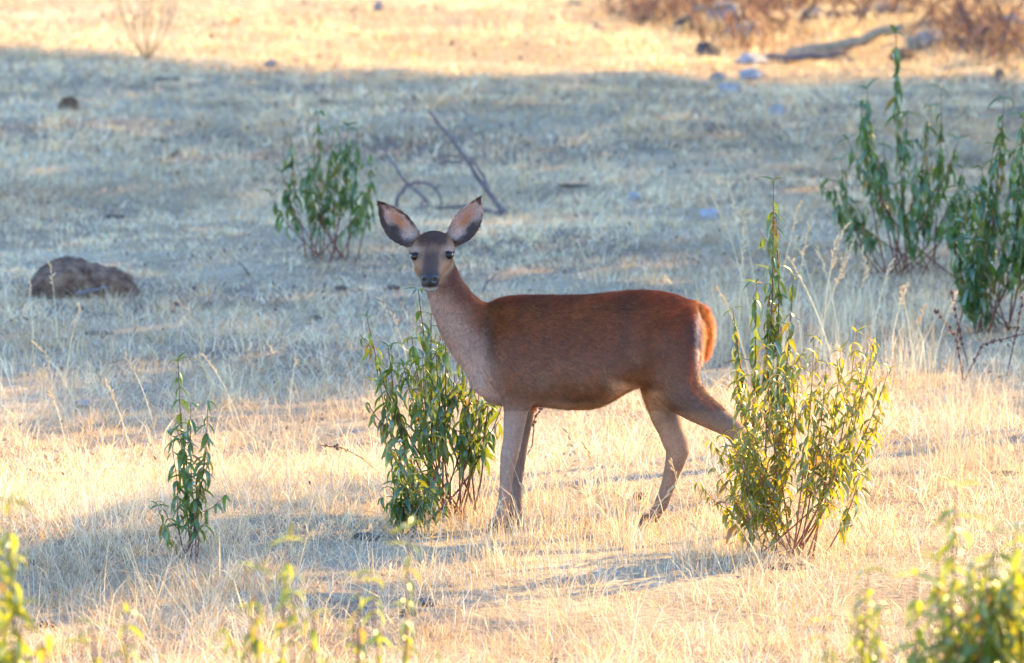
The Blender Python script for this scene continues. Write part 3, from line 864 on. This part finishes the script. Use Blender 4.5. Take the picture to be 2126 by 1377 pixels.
# neck
limb(0, [(1062, 728, 100, .62), (1018, 712, 88, .60), (985, 688, 70, .60), (960, 662, 57, .64), (938, 628, 46.5, .70), (922, 594, 39, .80), (912, 560, 35, .9), (907, 535, 31, .9)])
# brisket
limb(0, [(988, 740, 30, 1.2), (1005, 790, 32, 1.3), (1030, 815, 28, 1.5), (1060, 818, 26, 1.6)])
# tail
limb(0, [(1418, 640, 20, 1.0), (1440, 640, 17, 1.0), (1458, 652, 14, 1.1), (1468, 676, 11, 1.2), (1469, 705, 9, 1.2), (1465, 728, 7, 1.0), (1462, 742, 4, 1.0)])
# pin bones / buttocks
for sy in (-1, 1):
    limb(sy * .05, [(1425, 640, 22, 1.0), (1435, 690, 26, 1.1), (1425, 760, 26, 1.1), (1415, 800, 22, 1)])
# head, facing the camera with the muzzle lowered
def hs(px, py, Yv, rw, rh): return (at(px, py, Yv), rh * PX, rw * PX)
loft([hs(907, 520, .075, 22, 22), hs(905, 515, .05, 36, 33), hs(902, 514, .015, 42.5, 36), hs(899, 523, -.025, 45, 39), hs(897, 533, -.052, 44, 37), hs(895.5, 546, -.082, 36, 32), hs(894.5, 558, -.108, 27.5, 27), hs(894, 569, -.132, 22.5, 23),
      hs(893.5, 577, -.155, 21, 20), hs(893.2, 583, -.172, 17, 14), hs(893, 585, -.178, 9, 7)], (1, 0, 0), 24)
# brow ridges and cheeks
for sx, ey in ((-1, 525), (1, 522)):
    loft([hs(897 + sx * 36, ey - 2, -.005, 7, 6), hs(897 + sx * 38, ey - 3, -.03, 11.5, 9), hs(897 + sx * 34, ey - 1, -.058, 9, 7), hs(897 + sx * 30, ey + 2, -.07, 4, 4)], (1, 0, 0), 14)
    loft([hs(900 + sx * 26, 548, .01, 12, 18), hs(898 + sx * 26, 556, -.03, 13, 17), hs(897 + sx * 19, 566, -.07, 11, 14), hs(895 + sx * 10, 580, -.11, 9, 10)], (1, 0, 0), 14)
# lower jaw and chin
loft([hs(900, 572, -.02, 26, 18), hs(896, 583, -.08, 22, 15), hs(894, 593, -.125, 18.5, 12), hs(893.5, 598, -.152, 16, 9.5), hs(893, 599, -.164, 9, 6)], (1, 0, 0), 16)

# ears: cupped blades opening towards the camera
EARS = []
def ear(up, lo, Y0, Y1):
    n, m = 14, 12
    def spl(pts, t):
        f = t * (len(pts) - 1); i = min(len(pts) - 2, int(f)); f -= i
        p0, p1, p2, p3 = [Vector(pts[max(0, min(len(pts) - 1, j))]) for j in (i - 1, i, i + 1, i + 2)]
        return .5 * ((2 * p1) + (p2 - p0) * f + (2 * p0 - 5 * p1 + 4 * p2 - p3) * f * f + (3 * p1 - p0 - 3 * p2 + p3) * f ** 3)
    off = len(DV)
    for layer in (0, 1):
        for i in range(n + 1):
            t = i / n
            a, b = spl(up, t), spl(lo, t)
            for j in range(m + 1):
                s = j / m
                p = a.lerp(b, s)
                cup = math.sin(math.pi * s) ** .8 * (.034 * (1 - t) ** .4 + .003)
                Yv = Y0 + (Y1 - Y0) * t + cup + (layer * (.0095 - .003 * t))
                DV.append(at(p.x, p.y, Yv))
    N = (n + 1) * (m + 1); idx = lambda L, i, j: off + L * N + i * (m + 1) + j
    for i in range(n):
        for j in range(m):
            DF.append((idx(0, i, j), idx(0, i, j + 1), idx(0, i + 1, j + 1), idx(0, i + 1, j)))
            DF.append((idx(1, i, j), idx(1, i + 1, j), idx(1, i + 1, j + 1), idx(1, i, j + 1)))
    for i in range(n):
        DF.append((idx(0, i, 0), idx(0, i + 1, 0), idx(1, i + 1, 0), idx(1, i, 0)))
        DF.append((idx(0, i, m), idx(1, i, m), idx(1, i + 1, m), idx(0, i + 1, m)))
    for j in range(m):
        DF.append((idx(0, 0, j), idx(1, 0, j), idx(1, 0, j + 1), idx(0, 0, j + 1)))
        DF.append((idx(0, n, j), idx(0, n, j + 1), idx(1, n, j + 1), idx(1, n, j)))
    EARS.append((up, lo))
ear([(872, 486), (862, 466), (843, 444), (814, 427), (785, 416)], [(860, 514), (831, 510), (803, 489), (788, 456), (783, 417)], .028, .035)
ear([(926, 486), (936, 462), (953, 438), (975, 421), (997, 407)], [(944, 514), (974, 500), (995, 475), (1003, 442), (999, 408)], .028, .035)

me0 = mesh_from('deer_raw', DV, DF)
tmp = bpy.data.objects.new('deer_raw', me0); col.objects.link(tmp)
bmx = bmesh.new(); bmx.from_mesh(me0); bmesh.ops.recalc_face_normals(bmx, faces=bmx.faces); bmx.to_mesh(me0); bmx.free()
md = tmp.modifiers.new('r', 'REMESH'); md.mode = 'VOXEL'; md.voxel_size = .0042; md.adaptivity = 0
md = tmp.modifiers.new('s', 'SMOOTH'); md.factor = .5; md.iterations = 9
dg = bpy.context.evaluated_depsgraph_get()
body_me = bpy.data.meshes.new_from_object(tmp.evaluated_get(dg))
bpy.data.objects.remove(tmp); body_me.name = 'deer_body'

# coat colours with some painted shading and glow, by place on the animal
nv = len(body_me.vertices)
co = np.empty(nv * 3, np.float32); body_me.vertices.foreach_get('co', co); co = co.reshape(-1, 3).astype(float)
ed = np.empty(len(body_me.edges) * 2, np.int32); body_me.edges.foreach_get('vertices', ed); ed = ed.reshape(-1, 2)
u_, v_ = project(co)
def sm(a, b, x): t = np.clip((x - a) / (b - a), 0, 1); return t * t * (3 - 2 * t)
wsm = (sm(960, 1000, u_) * sm(1450, 1425, u_) * sm(880, 835, v_) * sm(600, 612, v_))[:, None] * .9 + sm(900, 960, u_)[:, None] * sm(595, 640, v_)[:, None] * sm(1010, 990, u_)[:, None] * .5
wsm = np.clip(wsm, 0, .9)
deg = np.bincount(ed.ravel(), minlength=nv)[:, None]
for _ in range(70):
    acc = np.stack([np.bincount(ed[:, 0], co[ed[:, 1], k], nv) + np.bincount(ed[:, 1], co[ed[:, 0], k], nv) for k in range(3)], 1)
    co += wsm * .6 * (acc / np.maximum(deg, 1) - co)
body_me.vertices.foreach_set('co', co.astype(np.float32).ravel()); body_me.update()
def head_w(u, v, y):
    hx = np.abs(u - (896 - (v - 530) * .06))
    hw = np.interp(v, [470, 540, 558, 575, 590, 604, 612], [52, 52, 44, 33, 27, 23, 16])
    return sm(4, -3, hx - hw) * sm(615, 609, v) * sm(468, 474, v) * sm(.055, .03, y) * np.where(v > 585, sm(-.07, -.09, y), 1)
no = np.empty(nv * 3, np.float32); body_me.vertices.foreach_get('normal', no); no = no.reshape(-1, 3).astype(float)
def sm(a, b, x): t = np.clip((x - a) / (b - a), 0, 1); return t * t * (3 - 2 * t)
def coat(co, no):
    u, v = project(co)
    y = co[:, 1]
    c = np.empty((len(u), 3))
    C = lambda *k: np.array(k)
    def mix(col_, w):
        nonlocal c
        w = np.clip(w, 0, 1)[:, None]; c = c * (1 - w) + np.asarray(col_) * w
    nz = vn(u / 23, v / 23, 21) * .5 + vn(u / 60, v / 45, 22) * .5
    jit = (nz - .5)
    c[:] = C(.205, .060, .014)
    mix((.105, .027, .009), sm(660, 612, v + jit * 40) * .55)                 # darker along the back
    mix((.235, .095, .038), sm(700, 800, v + jit * 60) * .8)                  # lower flank paler
    mix((.225, .048, .009), sm(1280, 1400, u) * sm(730, 640, v) * .7)         # redder croup
    mix((.090, .034, .022), sm(1395, 1440, u + jit * 30) * sm(640, 690, v) * sm(790, 740, v) * .7)
    mix((.195, .105, .068), sm(1330, 1420, u) * sm(770, 850, v + jit * 30))   # gaskin
    mix((.065, .034, .026), sm(815, 838, v + jit * 14) * sm(1110, 1150, u) * sm(1300, 1240, u) * sm(855, 840, v) * .8)  # dark belly line
    mix((.56, .36, .20), sm(1245, 1285, u) * sm(1400, 1345, u) * sm(790, 806, v + (1310 - u) * .25) * sm(900, 850, v) * .95)  # pale groin fur with its lit orange painted in
    mix((.46, .27, .14), sm(-.55, -.85, no[:, 2]) * sm(1110, 1150, u) * sm(1340, 1300, u) * sm(780, 800, v) * .8)  # pale belly rim, warm underside glow painted in
    mix((.060, .026, .016), np.exp(-((u - 1012 - (v - 690) * .05) / 16.) ** 2) * sm(640, 670, v) * sm(790, 750, v) * .65)   # shading along the shoulder's front edge, painted into the coat
    mix((.070, .028, .018), np.exp(-((u - 1298 + (v - 650) * .1) / 13.) ** 2) * sm(605, 630, v) * sm(770, 700, v) * .45)  # shade of the hip hollow, painted as a dark band
    mix((.20, .115, .078), np.exp(-((u - 1120) / 26.) ** 2 - ((v - 800) / 26.) ** 2) * .6)
    # legs
    legf = sm(810, 880, v) * sm(1200, 1150, u)
    mix((.33, .21, .155), legf * .95)
    mix((.23, .15, .12), legf * sm(930, 990, v) * .8)
    mix((.085, .058, .052), legf * sm(1040, 1090, v))
    mix((.50, .37, .29), legf * (y < 0) * sm(0, 9, u - np.interp(v, [830, 850, 915, 964, 1000], [1096, 1089, 1076, 1066, 1058])) * sm(1000, 940, v) * .8)
    mix((.15, .10, .085), legf * (y > .01) * .7)  # far front leg painted darker, as shading behind the near one
    legh = sm(845, 900, v) * sm(1250, 1300, u)
    mix((.38, .225, .14), legh * .9)
    mix((.22, .13, .09), legh * sm(1000, 1075, v) * .8)
    mix((.36, .22, .135), legh * (y > .02) * sm(1385, 1350, u) * .5)
    # neck and chest: fawn grey in front, red brown along the nape
    e = (u - 985) * .8 + (v - 690) * .62 * -1                                   # grows towards the nape
    neck = sm(1062, 965, u + jit * 36 - (v - 690) * .12)
    mix((.43, .275, .20), neck * sm(46, -34, e + jit * 30) * .95)
    mix((.52, .38, .30), sm(1050, 985, u + jit * 20 - (v - 780) * .5) * sm(700, 780, v) * sm(860, 830, v) * .7)
    mix((.17, .058, .032), sm(10, 60, e) * sm(1000, 960, u) * sm(545, 580, v))
    mix((.42, .30, .23), sm(600, 625, v) * sm(690, 640, v) * sm(920, 885, u + jit * 14) * .8)
    # rump patch and tail
    mix((.62, .47, .36), sm(1436, 1446, u) * sm(1464, 1456, u) * sm(642, 660, v) * sm(790, 740, v) * .95)
    tailw = sm(1450, 1459, u - np.clip(v - 700, 0, 60) * .02) * sm(770, 750, v) * sm(615, 630, v)
    mix((.62, .25, .05), tailw)  # orange-brown tail, its backlit glow put into the colour
    mix((.44, .18, .05), sm(1425, 1440, u) * sm(1462, 1450, u) * sm(652, 634, v) * .7)
    # head
    hx = np.abs(u - (896 - (v - 530) * .06))
    headm = head_w(u, v, y)
    fine = (vn(u / 5, v / 7, 31) - .5)
    jit = jit + fine * .5
    mix((.25, .128, .068), headm)
    mix((.070, .028, .015), headm * sm(522, 500, v + jit * 10) * sm(40, 24, hx))           # crown
    mix((.062, .034, .024), headm * sm(22, 10, hx + jit * 6) * sm(505, 535, v) * .9)          # dark bridge
    mix((.050, .034, .034), headm * sm(556, 572, v) * sm(24, 15, hx) * .9)
    mix((.33, .23, .175), headm * np.exp(-((hx - 36) / 10.) ** 2 - ((v - 519) / 7.) ** 2) * .9)   # pale brow
    mix((.36, .20, .11), headm * np.exp(-((hx - 33) / 9.) ** 2 - ((v - 552) / 12.) ** 2) * .8)
    mix((.030, .022, .022), headm * np.exp(-((hx - 37) / 14.) ** 2 - ((v - 532) / 9.) ** 2) * 1.0)
    mix((.235, .16, .12), headm * sm(560, 580, v) * sm(20, 28, hx) * .7)
    mix((.34, .28, .245), headm * sm(595, 599, v) * sm(26, 18, hx))                          # white chin
    mix((.06, .045, .045), headm * np.exp(-((v - 596 + hx * .12) / 2.2) ** 2) * sm(20, 15, hx))
    # ears
    for sgn, (up, lo) in zip((-1, 1), EARS):
        bx_, by_ = (866, 498) if sgn < 0 else (935, 498)
        tx, ty = up[-1]
        ax = np.array([tx - bx_, ty - by_]); L = np.hypot(*ax); ax = ax / L
        t = ((u - bx_) * ax[0] + (v - by_) * ax[1]) / L
        w = (u - bx_) * -ax[1] + (v - by_) * ax[0]
        if sgn < 0: w = -w                                                     # + = lower, outer rim
        on = (np.where(sgn < 0, u < 868, u > 928)) & (v < 514) & (y > .012) & (t > .02)
        on = on & (v < 512 - np.clip((34 - np.abs(u - 897)), 0, 40))
        front = sm(.1, -.25, no[:, 1]) * on
        mix((.085, .045, .034), on * 1.0)
        rim = np.sqrt(((t - .44) / .43) ** 2 + ((w - 3) / 23.) ** 2)
        mix((.52, .36, .31), front * sm(1.02, .80, rim + jit * .9))
        mix((.36, .22, .18), front * sm(.1, .3, jit) * sm(.9, .7, rim) * .8)
        mix((.50, .20, .085), front * np.exp(-((t - .46) / .19) ** 2 - ((w - 1 + jit * 10) / 9.) ** 2) * 1.0)  # orange centre: light through the ear, painted on
        mix((.055, .035, .03), front * np.clip(1.3 * np.exp(-((t - .40) / .17) ** 2 - ((w - 20 + jit * 12) / 8.5) ** 2), 0, 1))
        mix((.62, .50, .44), front * np.exp(-((t - .14) / .12) ** 2 - ((w + 3) / 16.) ** 2) * .8)
    c *= (1 + .35 * jit)[:, None] * .8
    return np.clip(c, .005, .9)
cols = coat(co, no)
at_ = body_me.color_attributes.new('tint', 'FLOAT_COLOR', 'POINT')
c4 = np.ones((nv, 4), np.float32); c4[:, :3] = cols * .8
at_.data.foreach_set('color', c4.ravel())
M['hide'] = translucent_tint('deer_hide', .0, .02, None, .6)
body_me.materials.clear(); body_me.materials.append(M['hide'])
body_me.polygons.foreach_set('use_smooth', [True] * len(body_me.polygons))
deer = empty('deer', (.25, 0, 0), 'young red-brown deer standing side-on with its head turned to the camera', 'deer')
body = obj('body', body_me, deer, (-.25, 0, 0))

# fur: short hairs lying along the coat
body_me.calc_loop_triangles()
nt = len(body_me.loop_triangles)
tri = np.empty(nt * 3, np.int32); body_me.loop_triangles.foreach_get('vertices', tri); tri = tri.reshape(-1, 3)
p0, p1, p2 = co[tri[:, 0]], co[tri[:, 1]], co[tri[:, 2]]
ar = np.linalg.norm(np.cross(p1 - p0, p2 - p0), axis=1)
NH = 330000
ti = rng.choice(nt, NH, p=ar / ar.sum())
r1, r2 = np.sqrt(rng.random(NH)), rng.random(NH)
wa, wb, wc = (1 - r1)[:, None], (r1 * (1 - r2))[:, None], (r1 * r2)[:, None]
pp = p0[ti] * wa + p1[ti] * wb + p2[ti] * wc
nn = no[tri[ti, 0]] * wa + no[tri[ti, 1]] * wb + no[tri[ti, 2]] * wc
nn /= np.linalg.norm(nn, axis=1, keepdims=True) + 1e-9
u, v = project(pp); yy = pp[:, 1]
hc = cols[tri[ti, 0]] * wa + cols[tri[ti, 1]] * wb + cols[tri[ti, 2]] * wc
flow = np.tile(np.array([.85, 0, -.5]), (NH, 1))
leg = (v > 850); flow[leg] = (.12, 0, -1)
nk = (u < 1000) & (v > 540) & ~leg; flow[nk] = (.5, 0, -.85)
tl = (u > 1452) & (v < 780); flow[tl] = (.25, 0, -1)
thigh = (u > 1380) & (v > 640) & (v < 850) & ~tl; flow[thigh] = (.75, 0, -.55)
hd = head_w(u, v, yy) > .5; flow[hd] = (0, .8, .35)
earp = ((u < 864) | (u > 932)) & (v < 510) & (yy > .012) & (u < 1010); 
flow[earp & (u < 897)] = (-.7, 0, .7); flow[earp & (u > 897)] = (.7, 0, .7)
flow += rng.normal(0, .22, (NH, 3))
flow -= nn * (flow * nn).sum(1, keepdims=True)
flow /= np.linalg.norm(flow, axis=1, keepdims=True) + 1e-9
L = np.full(NH, .016); L[leg] = .009; L[nk] = .013; L[hd] = .0075; L[earp] = np.where(nn[earp, 1] < -.1, .012, .008); L[tl] = .027; L[thigh] = .017
bel = (v > 800) & (v < 870) & (u > 1080) & (u < 1420) & ~leg; L[bel] = .018
L *= rng.uniform(.6, 1.3, NH)
lift = np.where(hd | earp | leg, .25, .42)[:, None] * np.where(tl, 2.1, 1.0)[:, None] * rng.uniform(.4, 1.5, (NH, 1))
dirn = flow + nn * lift; dirn /= np.linalg.norm(dirn, axis=1, keepdims=True)
eye_px = [(860.5, 533), (932.5, 530)]
keep = np.ones(NH, bool)
for ex, ey in eye_px: keep &= ~((((u - ex) / 14) ** 2 + ((v - ey) / 10.5) ** 2 < 1) & (yy < .02))
keep &= ~((((u - 893) / 20) ** 2 + ((v - 582) / 14) ** 2 < 1) & (yy < -.13))
keep &= ~(pp[:, 2] < .01)
pp, nn, dirn, L, hc = pp[keep], nn[keep], dirn[keep], L[keep], hc[keep]
NH = len(pp)
sdv = np.cross(dirn, nn); sdv /= np.linalg.norm(sdv, axis=1, keepdims=True) + 1e-9
wd = rng.uniform(.0010, .0021, NH)[:, None]
root_ = pp - nn * .0012
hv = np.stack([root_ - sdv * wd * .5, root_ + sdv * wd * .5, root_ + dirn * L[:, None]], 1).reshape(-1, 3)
uu, vv_ = project(pp)
streak = vn((uu * .55 + vv_ * .85) / 2.6, (uu * .85 - vv_ * .55) / 10., 41)
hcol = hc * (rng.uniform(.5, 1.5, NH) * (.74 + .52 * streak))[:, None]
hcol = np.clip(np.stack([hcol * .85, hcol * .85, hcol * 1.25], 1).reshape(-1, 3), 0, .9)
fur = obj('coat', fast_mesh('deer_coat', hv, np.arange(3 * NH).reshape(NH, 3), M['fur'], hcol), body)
fur['kind'] = 'stuff'

# eyes, nose, hooves
m, n_, l_, p_ = mat_new('deer_eye'); p_.inputs['Base Color'].default_value = (.012, .007, .006, 1); p_.inputs['Roughness'].default_value = .22; p_.inputs['Specular IOR Level'].default_value = .22; M['eye'] = m
M['nose'] = simple_mat('deer_nose', [(.3, (.006, .006, .007)), (.7, (.016, .014, .016))], 120, .36, .4, 350, .3)
M['hoof'] = simple_mat('deer_hoof', [(.3, (.02, .016, .015)), (.7, (.05, .04, .036))], 60, .5, .2)
M['lash'] = simple_mat('deer_lash', [(.3, (.01, .008, .008)), (.7, (.02, .015, .015))], 60, .8, 0)
def ball(name, c, r, mat, parent, sub=3):
    bm = bmesh.new(); bmesh.ops.create_icosphere(bm, subdivisions=sub, radius=1)
    for vv in bm.verts: vv.co = Vector((vv.co.x * r[0], vv.co.y * r[1], vv.co.z * r[2]))
    me = bpy.data.meshes.new(name); bm.to_mesh(me); bm.free(); me.materials.append(M[mat])
    me.polygons.foreach_set('use_smooth', [True] * len(me.polygons))
    return obj(name, me, parent, c - deer.location)
from mathutils.bvhtree import BVHTree
bvh = BVHTree.FromPolygons([tuple(p) for p in co], [tuple(int(i) for i in t) for t in tri])
def surf(px, py):
    dd = ray(px, py).normalized()
    h = bvh.ray_cast(CAM, dd)
    return h[0] if h[0] else at(px, py, -.03)
for (ex, ey), sx in zip(eye_px, (-1, 1)):
    sp = surf(ex - sx * 3, ey)
    c = sp + Vector((sx * .001, .0075, 0))
    e = ball('eye', c, (.0185, .0165, .0150), 'eye', deer)
    e.rotation_euler = (0, sx * .25, 0)
    # lashes: a short dark fan over the outer eye
    V, F = [], []
    for k in range(9):
        t = k / 8
        a = Vector((sx * (-.014 + .030 * t), -.014 + .012 * t, .0130 - .004 * t))
        d_ = Vector((sx * (.002 + .012 * t), -.006 + .003 * t, .004 - .001 * t))
        o = len(V); V += [a + Vector((-.0012, 0, -.002)), a + Vector((.0012, 0, -.002)), a + d_ + Vector((0, 0, .0005)), a + Vector((0, -.002, 0))]
        F += [(o, o + 1, o + 2), (o, o + 2, o + 3), (o + 1, o + 3, o + 2), (o, o + 3, o + 1)]
    obj('eyelash', mesh_from('eyelash', V, F, M['lash'], False), deer, c - deer.location)
def nose():
    c = at(893, 582, -.174)
    bm = bmesh.new(); bmesh.ops.create_icosphere(bm, subdivisions=4, radius=1)
    for vv in bm.verts:
        x, y, z = vv.co
        w = 1.0 + .22 * z                                     # wide above, narrow below
        X, Y_, Z = x * .0310 * w, y * .020, z * .0225
        Y_ += abs(x) ** 2 * .012
        for s in (-1, 1):                                       # nostrils
            q = ((X - s * .0175) / .0085) ** 2 + ((Z - .001 - s * 0) / .0065) ** 2
            if y < 0: Y_ += .013 * math.exp(-q)
        q = (X / .002) ** 2
        if y < 0 and z < .3: Y_ += .003 * math.exp(-q)
        vv.co = (X, Y_, Z)
    me = bpy.data.meshes.new('nose'); bm.to_mesh(me); bm.free(); me.materials.append(M['nose'])
    me.polygons.foreach_set('use_smooth', [True] * len(me.polygons))
    obj('nose', me, deer, c - deer.location)
nose()
for hx_, hy_, Yv in ((1032, 1104, -.07), (1062, 1108, .07), (1549, 1104, -.085), (1346, 1090, .085)):
    p = at(hx_, hy_, Yv); gz = float(ground_z(p.x, p.y))
    V, F = [], []
    for s in (-1, 1):
        prof = [(.000, .050, .012), (-.004, .030, .0145), (-.012, .0, .0165)]
        o = len(V); n8 = 10
        for (dx, zz, r_) in prof:
            for k in range(n8):
                th = 2 * math.pi * k / n8
                ex_ = math.cos(th); ln = 1.75 if ex_ < 0 else 1.05
                V.append(Vector((dx + r_ * ln * ex_, s * .0125 + r_ * .72 * math.sin(th), zz)))
        for i in range(2):
            for k in range(n8):
                k2 = (k + 1) % n8; F.append((o + i * n8 + k, o + (i + 1) * n8 + k, o + (i + 1) * n8 + k2, o + i * n8 + k2))
        F.append(tuple(o + k for k in range(n8))); F.append(tuple(o + 2 * n8 + k for k in range(n8 - 1, -1, -1)))
    obj('hoof', mesh_from('hoof', V, F, M['hoof']), deer, Vector((p.x, Yv, gz)) - deer.location)

# ------------------------------------------------------------------ unseen holm oaks outside the picture; crowns shaped to throw the wanted shade
def crown_point(gx_, gy_, h): return Vector((gx_, gy_, 0)) + S * (h / S.z)  # leaf clumps set up the sun ray from ground that should be shaded
CL = {0: [], 1: [], 2: []}
rs = random.Random(5)
def shade(x0, x1, y0, y1, step, keepf, tree, hlo, hhi):
    yv = y0
    while yv < y1:
        xv = x0
        while xv < x1:
            gx_, gy_ = xv + rs.uniform(-.5, .5) * step, yv + rs.uniform(-.5, .5) * step
            if rs.random() < keepf(gx_, gy_):
                CL[tree].append(crown_point(gx_, gy_, rs.uniform(hlo, hhi)))
            xv += step
        yv += step
edge = lambda x: 21.6 + .5 * math.sin(x * .9) - .25 * x
shade(-8, 8, 12, 24, .46, lambda x, y: 1 if y < edge(x) else 0, 0, 5, 9)
shade(-8, 8, 3.8, 12, .46, lambda x, y: 1 if y > 4.9 + .4 * math.sin(x * 1.7) else .25, 2, 5, 8.5)
shade(-5, .1, -2.6, 0.2, .38, lambda x, y: 1 if (x < -.88 - .25 * (y + 1) and -1.75 + .2 * math.sin(x * 2) < y < -.75 + .15 * math.sin(x * 3)) else 0, 1, 4.2, 6)
shade(-5, 3.5, -.3, 3.8, .5, lambda x, y: .08 if x < -.4 else 0, 1, 4.5, 6.5)
shade(-1.0, -.5, -2.25, -1.85, .3, lambda x, y: .9, 1, 4.2, 5.2)
TR = [(13.5, 27.5), (9.8, 8.6), (12.2, 17.0)]
names = ['broad holm oak on the far right shading the upper slope', 'holm oak nearest the deer, out of the picture, dappling the foreground', 'holm oak on the right, out of the picture, shading the middle slope']
for k in range(3):
    tx, ty = TR[k]; cz = float(ground_z(tx, ty))
    root = empty('holm_oak', (tx, ty, cz), names[k], 'tree', 'holm oaks beyond the right edge')
    pts = np.array([list(p) for p in CL[k]])
    V, F = tube([(0, 0, -.2), (.05, .02, 1.2), (-.05, .05, 2.6), (.05, -.05, 4.2)], [.34, .26, .22, .17], 10, .08)
    obj('trunk', mesh_from('trunk', V, F, M['bark']), root)
    for q in range(9 if k != 1 else 4):
        tgt = Vector(pts[rs.randrange(len(pts))]) - root.location
        st = Vector((0, 0, rs.uniform(2.4, 4.0)))
        V, F = tube([st, st.lerp(tgt, .4) + Vector((0, 0, .5)), tgt], [.09, .045, .015], 6)
        obj('limb', mesh_from('limb', V, F, M['bark']), root)
    nl = 60 if k == 1 else 105
    c = np.repeat(pts - np.array(root.location), nl, 0)
    N = len(c)
    off = rng.normal(0, 1, (N, 3)); off /= np.linalg.norm(off, axis=1, keepdims=True); off *= .45 * rng.random((N, 1)) ** .4
    c = c + off
    a = rng.normal(0, 1, (N, 3)); a /= np.linalg.norm(a, axis=1, keepdims=True)
    b = np.cross(a, rng.normal(0, 1, (N, 3))); b /= np.linalg.norm(b, axis=1, keepdims=True)
    s = rng.uniform(.11, .19, (N, 1))
    v = np.stack([c - a * s * .5, c + b * s * .32, c + a * s * .5, c - b * s * .32], 1).reshape(-1, 3)
    obj('crown', fast_mesh('crown', v, np.arange(4 * N).reshape(N, 4), M['oak_leaf']), root)
